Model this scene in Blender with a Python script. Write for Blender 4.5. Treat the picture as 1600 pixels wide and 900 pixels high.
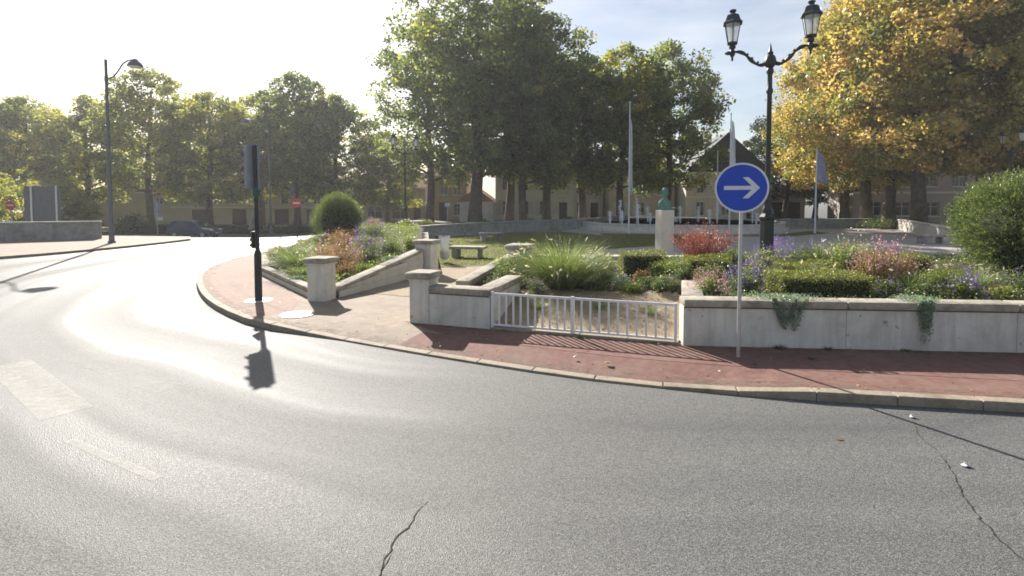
import bpy, bmesh, math, random
import numpy as np
from mathutils import Vector, Matrix

# ------------------------------------------------------------------ camera, sky, sun, exposure
scene = bpy.context.scene
for o in list(bpy.data.objects):
    bpy.data.objects.remove(o)
R = math.radians
cam_d = bpy.data.cameras.new('camera')
cam = bpy.data.objects.new('camera', cam_d)
scene.collection.objects.link(cam)
scene.camera = cam
cam.location = (0, 0, 2.75)
cam.rotation_euler = (R(90 - 2.5), 0, 0)
cam_d.sensor_width = 36
cam_d.lens = 18.0
cam_d.shift_y = -0.0644
cam_d.clip_end = 3000

SUN_ELEV, SUN_AZ = R(32), R(-27.5)          # azimuth counted from +Y, negative to the left
world = bpy.data.worlds.new('World')
scene.world = world
world.use_nodes = True
wn, wl = world.node_tree.nodes, world.node_tree.links
wn.clear()
w_out = wn.new('ShaderNodeOutputWorld')
w_bg = wn.new('ShaderNodeBackground')
w_bg.inputs['Strength'].default_value = 0.055
sky = wn.new('ShaderNodeTexSky')
sky.sky_type = 'NISHITA'
sky.sun_disc = False
sky.sun_elevation = SUN_ELEV
sky.sun_rotation = SUN_AZ
sky.air_density = 1.0
sky.dust_density = 1.6
sky.ozone_density = 1.0
w_tc = wn.new('ShaderNodeTexCoord')
w_map = wn.new('ShaderNodeMapping')
w_map.inputs['Scale'].default_value = (1.3, 1.3, 5.0)
w_noise = wn.new('ShaderNodeTexNoise')
w_noise.inputs['Scale'].default_value = 2.1
w_noise.inputs['Detail'].default_value = 6
w_noise.inputs['Roughness'].default_value = 0.55
w_ramp = wn.new('ShaderNodeValToRGB')
w_ramp.color_ramp.elements[0].position = 0.40
w_ramp.color_ramp.elements[1].position = 0.78
w_ramp.color_ramp.elements[1].color = (0.62, 0.62, 0.62, 1)
w_mix = wn.new('ShaderNodeMixRGB')
w_mix.inputs['Color2'].default_value = (8.5, 8.6, 8.8, 1)
wl.new(w_tc.outputs['Generated'], w_map.inputs['Vector'])
wl.new(w_map.outputs['Vector'], w_noise.inputs['Vector'])
wl.new(w_noise.outputs['Fac'], w_ramp.inputs['Fac'])
wl.new(w_ramp.outputs['Color'], w_mix.inputs['Fac'])
wl.new(sky.outputs['Color'], w_mix.inputs['Color1'])
wl.new(w_mix.outputs['Color'], w_bg.inputs['Color'])
wl.new(w_bg.outputs['Background'], w_out.inputs['Surface'])

sun_d = bpy.data.lights.new('sun', 'SUN')
sun_d.energy = 5.0
sun_d.angle = R(0.53)
sun_d.color = (1.0, 0.945, 0.865)
sun = bpy.data.objects.new('sun', sun_d)
scene.collection.objects.link(sun)
to_sun = Vector((math.sin(SUN_AZ) * math.cos(SUN_ELEV), math.cos(SUN_AZ) * math.cos(SUN_ELEV), math.sin(SUN_ELEV)))
sun.rotation_euler = (-to_sun).to_track_quat('-Z', 'Y').to_euler()
sun.location = to_sun * 60

vs = scene.view_settings
vs.view_transform = 'Standard'
vs.look = 'None'
vs.exposure = 1.22
vs.gamma = 1.0
scene.render.engine = 'CYCLES'
cy = scene.cycles
cy.max_bounces = 6
cy.diffuse_bounces = 3
cy.glossy_bounces = 3
cy.transmission_bounces = 4
cy.transparent_max_bounces = 6
cy.sample_clamp_indirect = 6.0
cy.use_denoising = True
cy.filter_width = 1.7

# ------------------------------------------------------------------ helpers
COL = scene.collection
rng = np.random.default_rng(7)
rnd = random.Random(7)


def link(o, parent=None):
    COL.objects.link(o)
    if parent is not None:
        o.parent = parent
    return o


def tag(o, label=None, cat=None, group=None, kind=None):
    if label:
        o['label'] = label
    if cat:
        o['category'] = cat
    if group:
        o['group'] = group
    if kind:
        o['kind'] = kind
    return o


def empty(name, loc=(0, 0, 0), rz=0.0, label=None, cat=None, group=None):
    o = bpy.data.objects.new(name, None)
    o.empty_display_size = 0.2
    link(o)
    o.location = loc
    o.rotation_euler = (0, 0, rz)
    return tag(o, label, cat, group)


def copy_tree(o, parent=None):
    c = o.copy()
    COL.objects.link(c)
    c.parent = parent
    for ch in list(o.children):
        copy_tree(ch, c)
    return c


class MB:
    """collects shapes; build() links them as one mesh object"""
    def __init__(self):
        self.bm = bmesh.new()

    def _mat(self, n0, idx):
        if idx:
            self.bm.faces.ensure_lookup_table()
            for f in self.bm.faces[n0:]:
                f.material_index = idx

    def box(self, c, s, rz=0.0, bev=0.0, m=0, rx=0.0, ry=0.0):
        n0 = len(self.bm.faces)
        mat = Matrix.Translation(c) @ Matrix.Rotation(rz, 4, 'Z') @ Matrix.Rotation(ry, 4, 'Y') @ Matrix.Rotation(rx, 4, 'X') @ Matrix.Diagonal((s[0], s[1], s[2], 1))
        r = bmesh.ops.create_cube(self.bm, size=1, matrix=mat)
        if bev:
            es = list({e for v in r['verts'] for e in v.link_edges})
            bmesh.ops.bevel(self.bm, geom=es, offset=bev, segments=1, affect='EDGES', profile=0.5)
        self._mat(n0, m)
        return self

    def tube(self, pts, rad, seg=8, cap=True, m=0):
        n0 = len(self.bm.faces)
        pts = [Vector(p) for p in pts]
        if not hasattr(rad, '__len__'):
            rad = [rad] * len(pts)
        rings = []
        nrm = None
        for i, p in enumerate(pts):
            d = (pts[min(i + 1, len(pts) - 1)] - pts[max(i - 1, 0)]).normalized()
            if nrm is None:
                nrm = d.orthogonal().normalized()
            else:
                nrm = (nrm - d * nrm.dot(d)).normalized()
            b = d.cross(nrm)
            rings.append([self.bm.verts.new(p + (nrm * math.cos(2 * math.pi * k / seg) + b * math.sin(2 * math.pi * k / seg)) * rad[i]) for k in range(seg)])
        for a, b in zip(rings[:-1], rings[1:]):
            for k in range(seg):
                self.bm.faces.new((a[k], a[(k + 1) % seg], b[(k + 1) % seg], b[k]))
        if cap:
            self.bm.faces.new(rings[0][::-1])
            self.bm.faces.new(rings[-1])
        self._mat(n0, m)
        return self

    def lathe(self, prof, c=(0, 0, 0), seg=16, m=0, sx=1.0, sy=1.0, rot=0.0):
        n0 = len(self.bm.faces)
        rings = []
        for r, z in prof:
            rings.append([self.bm.verts.new((c[0] + sx * r * math.cos(rot + 2 * math.pi * k / seg), c[1] + sy * r * math.sin(rot + 2 * math.pi * k / seg), c[2] + z)) for k in range(seg)])
        for a, b in zip(rings[:-1], rings[1:]):
            for k in range(seg):
                self.bm.faces.new((a[k], a[(k + 1) % seg], b[(k + 1) % seg], b[k]))
        if prof[0][0] > 1e-5:
            self.bm.faces.new(rings[0][::-1])
        if prof[-1][0] > 1e-5:
            self.bm.faces.new(rings[-1])
        self._mat(n0, m)
        return self

    def prism(self, poly, z0, z1, m=0, mat=None):
        """poly in xy, extruded z0..z1 (z1 may be a list per vertex)"""
        n0 = len(self.bm.faces)
        t = mat or Matrix.Identity(4)
        n = len(poly)
        zt = z1 if hasattr(z1, '__len__') else [z1] * n
        zb = z0 if hasattr(z0, '__len__') else [z0] * n
        lo = [self.bm.verts.new(t @ Vector((p[0], p[1], zb[i]))) for i, p in enumerate(poly)]
        hi = [self.bm.verts.new(t @ Vector((p[0], p[1], zt[i]))) for i, p in enumerate(poly)]
        for i in range(n):
            j = (i + 1) % n
            self.bm.faces.new((lo[i], lo[j], hi[j], hi[i]))
        self.bm.faces.new(lo[::-1])
        self.bm.faces.new(hi)
        self._mat(n0, m)
        return self

    def poly(self, pts, m=0):
        f = self.bm.faces.new([self.bm.verts.new(p) for p in pts])
        f.material_index = m
        return self

    def build(self, name, mats, parent=None, smooth=False, loc=None, tri=False):
        bm = self.bm
        bmesh.ops.recalc_face_normals(bm, faces=bm.faces[:])
        if tri:
            bmesh.ops.triangulate(bm, faces=bm.faces[:])
        me = bpy.data.meshes.new(name)
        bm.to_mesh(me)
        bm.free()
        for mm in (mats if isinstance(mats, (list, tuple)) else [mats]):
            me.materials.append(mm)
        if smooth:
            me.shade_smooth()
            try:
                me.set_sharp_from_angle(angle=R(40))
            except Exception:
                pass
        o = bpy.data.objects.new(name, me)
        link(o, parent)
        if loc is not None:
            o.location = loc
        return o


def quads_mesh(name, V, r, mats, mat_idx=None):
    """V (N,4,3) loose quads with a random number per face"""
    V = np.asarray(V, dtype=np.float32)
    N = len(V)
    me = bpy.data.meshes.new(name)
    me.vertices.add(4 * N)
    me.vertices.foreach_set('co', V.reshape(-1))
    me.loops.add(4 * N)
    me.loops.foreach_set('vertex_index', np.arange(4 * N, dtype=np.int32))
    me.polygons.add(N)
    me.polygons.foreach_set('loop_start', np.arange(0, 4 * N, 4, dtype=np.int32))
    if mat_idx is not None:
        me.polygons.foreach_set('material_index', np.asarray(mat_idx, dtype=np.int32))
    a = me.attributes.new('rnd', 'FLOAT', 'FACE')
    a.data.foreach_set('value', np.asarray(r, dtype=np.float32))
    me.update(calc_edges=True)
    for mm in (mats if isinstance(mats, (list, tuple)) else [mats]):
        me.materials.append(mm)
    return me


def mesh_obj(name, me, parent=None, loc=None):
    o = bpy.data.objects.new(name, me)
    link(o, parent)
    if loc is not None:
        o.location = loc
    return o


def unit(n):
    v = rng.normal(size=(n, 3))
    return v / np.linalg.norm(v, axis=1, keepdims=True)


def leaf_quads(P, size, aspect=0.6, flat=0.0, out=None, outw=0.0):
    """rhombic leaves at P; flat>0 pulls the blades horizontal; out: preferred long axis"""
    n = len(P)
    u = unit(n)
    if out is not None:
        u = u * (1 - outw) + out * outw
    u[:, 2] *= (1 - flat)
    u /= np.linalg.norm(u, axis=1, keepdims=True) + 1e-9
    w = unit(n)
    w[:, 2] *= (1 - flat)
    v = np.cross(u, w)
    if flat > 0:
        v = w - u * np.sum(u * w, axis=1, keepdims=True)
    v /= np.linalg.norm(v, axis=1, keepdims=True) + 1e-9
    L = size * rng.uniform(0.65, 1.25, (n, 1))
    W = L * aspect * rng.uniform(0.75, 1.2, (n, 1))
    k = rng.uniform(-0.12, 0.2, (n, 1))
    return np.stack([P - u * L / 2, P + v * W / 2 - u * L * k, P + u * L / 2, P - v * W / 2 - u * L * k], axis=1)


def blade_quads(B, D, L, W, droop, segs=3):
    """curved grass blades: base B, start direction D, length L, width W, droop (0..1)"""
    n = len(B)
    L = L.reshape(-1, 1)
    W = np.broadcast_to(np.asarray(W).reshape(-1, 1), (n, 1))
    droop = np.broadcast_to(np.asarray(droop).reshape(-1, 1), (n, 1))
    side = np.cross(D, np.array([0, 0, 1.0])) + 0.3 * unit(n)
    side /= np.linalg.norm(side, axis=1, keepdims=True)
    out = []
    p = B.copy()
    d = D.copy()
    hz = D.copy()
    hz[:, 2] = 0
    hz /= np.linalg.norm(hz, axis=1, keepdims=True) + 1e-6
    for s in range(segs):
        w0 = W * (1 - s / segs) * 0.5
        w1 = W * (1 - (s + 1) / segs) * 0.5
        d = d + droop * (0.55 * hz + np.array([0, 0, -0.75])) / segs * (0.4 + s)
        d /= np.linalg.norm(d, axis=1, keepdims=True)
        q = p + d * L / segs
        out.append(np.stack([p - side * w0, p + side * w0, q + side * w1, q - side * w1], axis=1))
        p = q
    return np.concatenate(out), p


# ------------------------------------------------------------------ materials
def nmat(name):
    m = bpy.data.materials.new(name)
    m.use_nodes = True
    nt = m.node_tree
    b = nt.nodes['Principled BSDF']
    return m, nt, b


def nd(nt, t, **kw):
    n = nt.nodes.new(t)
    for k, v in kw.items():
        if k in n.inputs:
            n.inputs[k].default_value = v
        else:
            setattr(n, k, v)
    return n


def ramp(nt, stops):
    n = nt.nodes.new('ShaderNodeValToRGB')
    cr = n.color_ramp
    while len(cr.elements) < len(stops):
        cr.elements.new(0.5)
    for e, (p, c) in zip(cr.elements, stops):
        e.position = p
        e.color = (*c, 1) if len(c) == 3 else c
    return n


def mottled(name, c1, c2, scale=3.0, rough=0.8, bump=0.0, bscale=40.0, spec=0.3, metal=0.0, detail=6, c3=None, s3=0.6):
    """two tone noise colour (+ a third, larger stain tone) with fine bump"""
    m, nt, b = nmat(name)
    tc = nd(nt, 'ShaderNodeTexCoord')
    n1 = nd(nt, 'ShaderNodeTexNoise', Scale=scale, Detail=detail, Roughness=0.65)
    nt.links.new(tc.outputs['Object'], n1.inputs['Vector'])
    r1 = ramp(nt, [(0.3, c1), (0.72, c2)])
    nt.links.new(n1.outputs['Fac'], r1.inputs['Fac'])
    col = r1.outputs['Color']
    if c3 is not None:
        n2 = nd(nt, 'ShaderNodeTexNoise', Scale=s3, Detail=8, Roughness=0.7)
        nt.links.new(tc.outputs['Object'], n2.inputs['Vector'])
        r2 = ramp(nt, [(0.48, (0, 0, 0)), (0.68, (0.85, 0.85, 0.85))])
        nt.links.new(n2.outputs['Fac'], r2.inputs['Fac'])
        mx = nd(nt, 'ShaderNodeMixRGB')
        mx.inputs['Color2'].default_value = (*c3, 1)
        nt.links.new(r2.outputs['Color'], mx.inputs['Fac'])
        nt.links.new(col, mx.inputs['Color1'])
        col = mx.outputs['Color']
    nt.links.new(col, b.inputs['Base Color'])
    b.inputs['Roughness'].default_value = rough
    b.inputs['Specular IOR Level'].default_value = spec
    b.inputs['Metallic'].default_value = metal
    if bump:
        n3 = nd(nt, 'ShaderNodeTexNoise', Scale=bscale, Detail=4)
        nt.links.new(tc.outputs['Object'], n3.inputs['Vector'])
        bp = nd(nt, 'ShaderNodeBump', Strength=bump, Distance=0.02)
        nt.links.new(n3.outputs['Fac'], bp.inputs['Height'])
        nt.links.new(bp.outputs['Normal'], b.inputs['Normal'])
    return m


def leaf_mat(name, stops, trans=0.45, gloss=0.06, tint=(1.0, 1.0, 0.7)):
    m, nt, b = nmat(name)
    nt.nodes.remove(b)
    out = nt.nodes['Material Output']
    at = nd(nt, 'ShaderNodeAttribute', attribute_name='rnd')
    r = ramp(nt, stops)
    nt.links.new(at.outputs['Fac'], r.inputs['Fac'])
    df = nd(nt, 'ShaderNodeBsdfDiffuse')
    tr = nd(nt, 'ShaderNodeBsdfTranslucent')
    nt.links.new(r.outputs['Color'], df.inputs['Color'])
    mul = nd(nt, 'ShaderNodeMixRGB', blend_type='MULTIPLY')
    mul.inputs['Fac'].default_value = 1
    mul.inputs['Color2'].default_value = (1.75 * tint[0], 1.75 * tint[1], 1.75 * tint[2], 1)
    nt.links.new(r.outputs['Color'], mul.inputs['Color1'])
    nt.links.new(mul.outputs['Color'], tr.inputs['Color'])
    mx = nd(nt, 'ShaderNodeMixShader')
    mx.inputs['Fac'].default_value = trans
    nt.links.new(df.outputs[0], mx.inputs[1])
    nt.links.new(tr.outputs[0], mx.inputs[2])
    gl = nd(nt, 'ShaderNodeBsdfGlossy', Roughness=0.42)
    mg = nd(nt, 'ShaderNodeMixShader')
    mg.inputs['Fac'].default_value = gloss
    nt.links.new(mx.outputs[0], mg.inputs[1])
    nt.links.new(gl.outputs[0], mg.inputs[2])
    nt.links.new(mg.outputs[0], out.inputs['Surface'])
    return m


def asphalt():
    m, nt, b = nmat('asphalt')
    L = nt.links.new
    tc = nd(nt, 'ShaderNodeTexCoord')
    big = nd(nt, 'ShaderNodeTexNoise', Scale=0.22, Detail=5, Roughness=0.6)
    mp = nd(nt, 'ShaderNodeMapping')
    mp.inputs['Rotation'].default_value = (0, 0, R(-24))
    mp.inputs['Scale'].default_value = (0.25, 1.5, 1)
    L(tc.outputs['Object'], mp.inputs['Vector'])
    L(mp.outputs['Vector'], big.inputs['Vector'])
    vor = nd(nt, 'ShaderNodeTexVoronoi', Scale=105.0)
    L(tc.outputs['Object'], vor.inputs['Vector'])
    fine = nd(nt, 'ShaderNodeTexNoise', Scale=60.0, Detail=4, Roughness=0.7)
    L(tc.outputs['Object'], fine.inputs['Vector'])
    r1 = ramp(nt, [(0.25, (0.066, 0.068, 0.067)), (0.5, (0.122, 0.124, 0.120)), (0.80, (0.235, 0.235, 0.222))])
    mixv = nd(nt, 'ShaderNodeMath', operation='MULTIPLY_ADD')
    sep = nd(nt, 'ShaderNodeSeparateColor')
    L(vor.outputs['Color'], sep.inputs[0])
    L(sep.outputs[0], mixv.inputs[0])
    mixv.inputs[1].default_value = 0.42
    sub = nd(nt, 'ShaderNodeMath', operation='MULTIPLY_ADD')
    L(fine.outputs['Fac'], sub.inputs[0])
    sub.inputs[1].default_value = 0.85
    sub.inputs[2].default_value = -0.12
    L(sub.outputs[0], mixv.inputs[2])
    L(mixv.outputs[0], r1.inputs['Fac'])
    r2 = ramp(nt, [(0.3, (0.80, 0.80, 0.81)), (0.7, (1.16, 1.14, 1.11))])
    L(big.outputs['Fac'], r2.inputs['Fac'])
    mul = nd(nt, 'ShaderNodeMixRGB', blend_type='MULTIPLY')
    mul.inputs['Fac'].default_value = 1
    L(r1.outputs['Color'], mul.inputs['Color1'])
    L(r2.outputs['Color'], mul.inputs['Color2'])
    L(mul.outputs['Color'], b.inputs['Base Color'])
    rr = ramp(nt, [(0.3, (0.50, 0.50, 0.50)), (0.7, (0.66, 0.66, 0.66))])
    L(big.outputs['Fac'], rr.inputs['Fac'])
    L(rr.outputs['Color'], b.inputs['Roughness'])
    b.inputs['Specular IOR Level'].default_value = 0.15
    bp = nd(nt, 'ShaderNodeBump', Strength=0.35, Distance=0.012)
    L(vor.outputs['Distance'], bp.inputs['Height'])
    # tyre-polished bands following the bend (centre of the kerb curve)
    dv = nd(nt, 'ShaderNodeVectorMath', operation='DISTANCE')
    dv.inputs[1].default_value = (3.0, 23.0, 0.0)
    L(tc.outputs['Object'], dv.inputs[0])
    ang = nd(nt, 'ShaderNodeTexNoise', Scale=0.12, Detail=2)
    L(tc.outputs['Object'], ang.inputs['Vector'])
    ma = nd(nt, 'ShaderNodeMath', operation='MULTIPLY_ADD')
    L(ang.outputs['Fac'], ma.inputs[0])
    ma.inputs[1].default_value = 2.5
    L(dv.outputs['Value'], ma.inputs[2])
    bn_ = nd(nt, 'ShaderNodeTexNoise', noise_dimensions='1D', Scale=0.62, Detail=3, Roughness=0.55)
    L(ma.outputs[0], bn_.inputs['W'])
    rb_ = ramp(nt, [(0.34, (0.46, 0.46, 0.46)), (0.66, (0.80, 0.80, 0.80))])
    L(bn_.outputs['Fac'], rb_.inputs['Fac'])
    avg = nd(nt, 'ShaderNodeMixRGB')
    avg.inputs['Fac'].default_value = 0.7
    L(rr.outputs['Color'], avg.inputs['Color1'])
    L(rb_.outputs['Color'], avg.inputs['Color2'])
    L(avg.outputs['Color'], b.inputs['Roughness'])
    rc_ = ramp(nt, [(0.32, (0.86, 0.86, 0.87)), (0.68, (1.12, 1.11, 1.09))])
    L(bn_.outputs['Fac'], rc_.inputs['Fac'])
    mul2 = nd(nt, 'ShaderNodeMixRGB', blend_type='MULTIPLY')
    mul2.inputs['Fac'].default_value = 1
    L(mul.outputs['Color'], mul2.inputs['Color1'])
    L(rc_.outputs['Color'], mul2.inputs['Color2'])
    L(mul2.outputs['Color'], b.inputs['Base Color'])
    L(bp.outputs['Normal'], b.inputs['Normal'])
    return m


def paint(name, col, lo, hi, scale=4.0, top=1.0):
    """worn road paint: noise eats holes in it"""
    m, nt, b = nmat(name)
    L = nt.links.new
    b.inputs['Base Color'].default_value = (*col, 1)
    b.inputs['Roughness'].default_value = 0.8
    b.inputs['Specular IOR Level'].default_value = 0.3
    tc = nd(nt, 'ShaderNodeTexCoord')
    n = nd(nt, 'ShaderNodeTexNoise', Scale=scale, Detail=9, Roughness=0.78)
    L(tc.outputs['Object'], n.inputs['Vector'])
    r = ramp(nt, [(lo, (0, 0, 0)), (hi, (top,) * 3)])
    L(n.outputs['Fac'], r.inputs['Fac'])
    L(r.outputs['Color'], b.inputs['Alpha'])
    return m


def plain(name, col, rough=0.6, metal=0.0, spec=0.5, trans=0.0, alpha=1.0, emit=None):
    m, nt, b = nmat(name)
    b.inputs['Base Color'].default_value = (*col, 1)
    b.inputs['Roughness'].default_value = rough
    b.inputs['Metallic'].default_value = metal
    b.inputs['Specular IOR Level'].default_value = spec
    b.inputs['Transmission Weight'].default_value = trans
    b.inputs['Alpha'].default_value = alpha
    return m


MT = dict(
    asphalt=asphalt(),
    pave=mottled('beige_pavement', (0.21, 0.165, 0.125), (0.30, 0.245, 0.19), 5, 0.85, 0.35, 90, c3=(0.18, 0.14, 0.108), s3=0.9),
    red_pave=mottled('red_pavement', (0.125, 0.062, 0.052), (0.215, 0.112, 0.088), 7, 0.85, 0.35, 110, c3=(0.20, 0.135, 0.105), s3=1.1),
    pink_pave=mottled('pinkish_pavement', (0.20, 0.125, 0.095), (0.29, 0.20, 0.155), 6, 0.85, 0.35, 110, c3=(0.18, 0.125, 0.095), s3=0.8),
    plaza=mottled('plaza_paving', (0.30, 0.27, 0.25), (0.40, 0.37, 0.34), 2, 0.85, 0.2, 50),
    kerb=mottled('granite_kerb', (0.22, 0.185, 0.14), (0.36, 0.30, 0.225), 18, 0.8, 0.3, 120, c3=(0.17, 0.14, 0.10), s3=2),
    conc=mottled('rendered_concrete', (0.56, 0.53, 0.47), (0.68, 0.65, 0.585), 3, 0.88, 0.15, 60, c3=(0.45, 0.415, 0.35), s3=1.6),
    cap=mottled('cap_stone', (0.27, 0.24, 0.19), (0.43, 0.39, 0.32), 9, 0.9, 0.5, 80, c3=(0.14, 0.125, 0.10), s3=3.0),
    stain=mottled('joint_and_shade', (0.10, 0.09, 0.075), (0.17, 0.15, 0.125), 9, 0.95),  # mortar tone, also colours the painted shadow line under wall caps
    grey_stone=mottled('grey_stone', (0.22, 0.215, 0.20), (0.34, 0.33, 0.31), 4, 0.9, 0.4, 40, c3=(0.15, 0.145, 0.13), s3=1.5),
    pale_stone=mottled('pale_stone', (0.50, 0.46, 0.39), (0.62, 0.58, 0.50), 4, 0.85, 0.2, 50, c3=(0.42, 0.38, 0.32), s3=2),
    gravel=mottled('gravel', (0.24, 0.19, 0.13), (0.42, 0.35, 0.25), 60, 0.95, 0.8, 70, c3=(0.20, 0.15, 0.10), s3=3),
    soil=mottled('soil', (0.035, 0.026, 0.018), (0.08, 0.06, 0.04), 12, 0.95, 0.8, 40),
    lawn=mottled('lawn', (0.065, 0.085, 0.022), (0.13, 0.14, 0.035), 9, 0.95, 0.8, 60, c3=(0.16, 0.13, 0.05), s3=0.5),
    white=mottled('white_fence_paint', (0.70, 0.70, 0.69), (0.80, 0.80, 0.79), 6, 0.5, c3=(0.62, 0.61, 0.58), s3=5),
    iron=mottled('dark_green_iron', (0.010, 0.015, 0.016), (0.022, 0.030, 0.030), 12, 0.42, 0.1, 40, spec=0.5),
    glass=plain('lantern_glass', (0.85, 0.86, 0.84), 0.35, 0, 0.5, 0.0, 0.42),
    lamp_inner=plain('opal_lamp', (0.8, 0.8, 0.76), 0.4),
    galv=mottled('galvanised_steel', (0.42, 0.43, 0.43), (0.55, 0.56, 0.56), 14, 0.42, metal=0.6),
    blue=mottled('sign_blue', (0.018, 0.060, 0.44), (0.024, 0.075, 0.50), 3, 0.4),
    sign_white=mottled('sign_white', (0.62, 0.64, 0.66), (0.70, 0.71, 0.72), 4, 0.45),
    red=plain('sign_red', (0.55, 0.03, 0.03), 0.4),
    dark=plain('dark_plastic', (0.012, 0.016, 0.015), 0.5),
    grey_plastic=mottled('grey_housing', (0.20, 0.22, 0.26), (0.26, 0.28, 0.32), 5, 0.5),
    sign_back=mottled('sign_back_grey', (0.085, 0.095, 0.11), (0.12, 0.13, 0.145), 5, 0.55),
    lens_green=plain('green_lens', (0.015, 0.07, 0.05), 0.25),
    lens_red=plain('red_lens', (0.30, 0.02, 0.02), 0.2),
    lens_amber=plain('amber_lens', (0.35, 0.16, 0.02), 0.2),
    lamp_grey=mottled('lamp_post_grey', (0.09, 0.10, 0.115), (0.13, 0.14, 0.155), 8, 0.5, metal=0.2),
    bronze=mottled('bronze_patina', (0.05, 0.14, 0.115), (0.12, 0.26, 0.22), 9, 0.6, 0.2, 30, c3=(0.035, 0.06, 0.05), s3=4),
    bag=plain('clear_bag', (0.82, 0.84, 0.84), 0.35, 0, 0.5, 0.0, 0.55),
    rubbish=mottled('rubbish', (0.25, 0.12, 0.09), (0.55, 0.45, 0.36), 14, 0.8),
    bark=mottled('plane_bark', (0.055, 0.046, 0.034), (0.17, 0.145, 0.11), 3, 0.95, 0.6, 14),
    twig=mottled('twig', (0.06, 0.045, 0.03), (0.12, 0.09, 0.06), 20, 0.9),
    car=plain('car_paint', (0.028, 0.048, 0.095), 0.16, 0.45, 0.7),
    car_glass=plain('car_glass', (0.02, 0.026, 0.03), 0.05, 0, 0.8),
    tyre=plain('tyre', (0.012, 0.012, 0.012), 0.85),
    alloy=plain('alloy_rim', (0.5, 0.5, 0.5), 0.3, 0.9),
    headlight=plain('headlight_glass', (0.75, 0.77, 0.8), 0.12),
    water=plain('water_spray', (0.95, 0.96, 0.97), 0.45, 0, 0.5, 0.0, 0.85),
    pool=plain('pool_water', (0.10, 0.14, 0.15), 0.08),
    flag=mottled('white_banner', (0.62, 0.63, 0.68), (0.76, 0.77, 0.80), 2, 0.85),
    crack=plain('crack_shadow', (0.018, 0.017, 0.016), 0.95),
    litter=plain('white_litter', (0.75, 0.74, 0.72), 0.7),
    slate=mottled('slate_roof', (0.022, 0.025, 0.034), (0.042, 0.046, 0.058), 6, 0.7, 0.3, 20),
    tile=mottled('clay_tile_roof', (0.24, 0.14, 0.095), (0.36, 0.22, 0.15), 8, 0.85, 0.4, 20),
    render_cream=mottled('cream_render', (0.46, 0.41, 0.32), (0.55, 0.50, 0.40), 1, 0.9, c3=(0.40, 0.35, 0.27), s3=0.5),
    render_white=mottled('white_render', (0.56, 0.55, 0.51), (0.66, 0.65, 0.61), 1, 0.9, c3=(0.47, 0.45, 0.41), s3=0.4),
    render_ochre=mottled('ochre_render', (0.42, 0.31, 0.19), (0.52, 0.39, 0.25), 1, 0.9),
    render_pink=mottled('pinkish_render', (0.44, 0.36, 0.30), (0.54, 0.45, 0.38), 1, 0.9, c3=(0.36, 0.29, 0.24), s3=0.5),
    render_grey=mottled('grey_render', (0.34, 0.30, 0.27), (0.42, 0.38, 0.34), 1, 0.9),
    pane=plain('window_pane', (0.025, 0.03, 0.035), 0.08, 0, 0.7),
    frame=plain('window_surround', (0.62, 0.60, 0.55), 0.7),
    shutter=mottled('grey_shutter', (0.42, 0.43, 0.42), (0.50, 0.51, 0.50), 3, 0.7),
    door=mottled('dark_wood_door', (0.05, 0.035, 0.03), (0.09, 0.06, 0.05), 6, 0.6),
    manhole=mottled('manhole_metal', (0.42, 0.41, 0.39), (0.55, 0.53, 0.50), 40, 0.45, 0.4, 60, metal=0.2),
)
# small rust-brown and grey spots on the rendered walls
_m = MT['conc']; _nt = _m.node_tree; _b = _nt.nodes['Principled BSDF']
_src = _b.inputs['Base Color'].links[0].from_socket
_tc = nd(_nt, 'ShaderNodeTexCoord')
_n = nd(_nt, 'ShaderNodeTexNoise', Scale=7.5, Detail=3, Roughness=0.55)
_nt.links.new(_tc.outputs['Object'], _n.inputs['Vector'])
_r = ramp(_nt, [(0.655, (0, 0, 0)), (0.72, (0.75, 0.75, 0.75))])
_nt.links.new(_n.outputs['Fac'], _r.inputs['Fac'])
_mp = nd(_nt, 'ShaderNodeMapping'); _mp.inputs['Scale'].default_value = (3.0, 3.0, 0.35)
_nt.links.new(_tc.outputs['Object'], _mp.inputs['Vector'])
_n2 = nd(_nt, 'ShaderNodeTexNoise', Scale=2.2, Detail=6, Roughness=0.6)
_nt.links.new(_mp.outputs['Vector'], _n2.inputs['Vector'])
_r2 = ramp(_nt, [(0.46, (0, 0, 0)), (0.75, (0.6, 0.6, 0.6))])
_nt.links.new(_n2.outputs['Fac'], _r2.inputs['Fac'])
_x2 = nd(_nt, 'ShaderNodeMixRGB'); _x2.inputs['Color2'].default_value = (0.36, 0.335, 0.285, 1)
_nt.links.new(_r2.outputs['Color'], _x2.inputs['Fac']); _nt.links.new(_src, _x2.inputs['Color1'])
_x = nd(_nt, 'ShaderNodeMixRGB'); _x.inputs['Color2'].default_value = (0.24, 0.195, 0.14, 1)
_nt.links.new(_r.outputs['Color'], _x.inputs['Fac']); _nt.links.new(_x2.outputs['Color'], _x.inputs['Color1'])
_nt.links.new(_x.outputs['Color'], _b.inputs['Base Color'])
MT['paint_a'] = paint('worn_paint', (0.56, 0.535, 0.485), 0.28, 0.62, 7, 0.50)
MT['paint_b'] = paint('very_worn_paint', (0.56, 0.535, 0.485), 0.40, 0.75, 3.5, 0.42)

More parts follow.
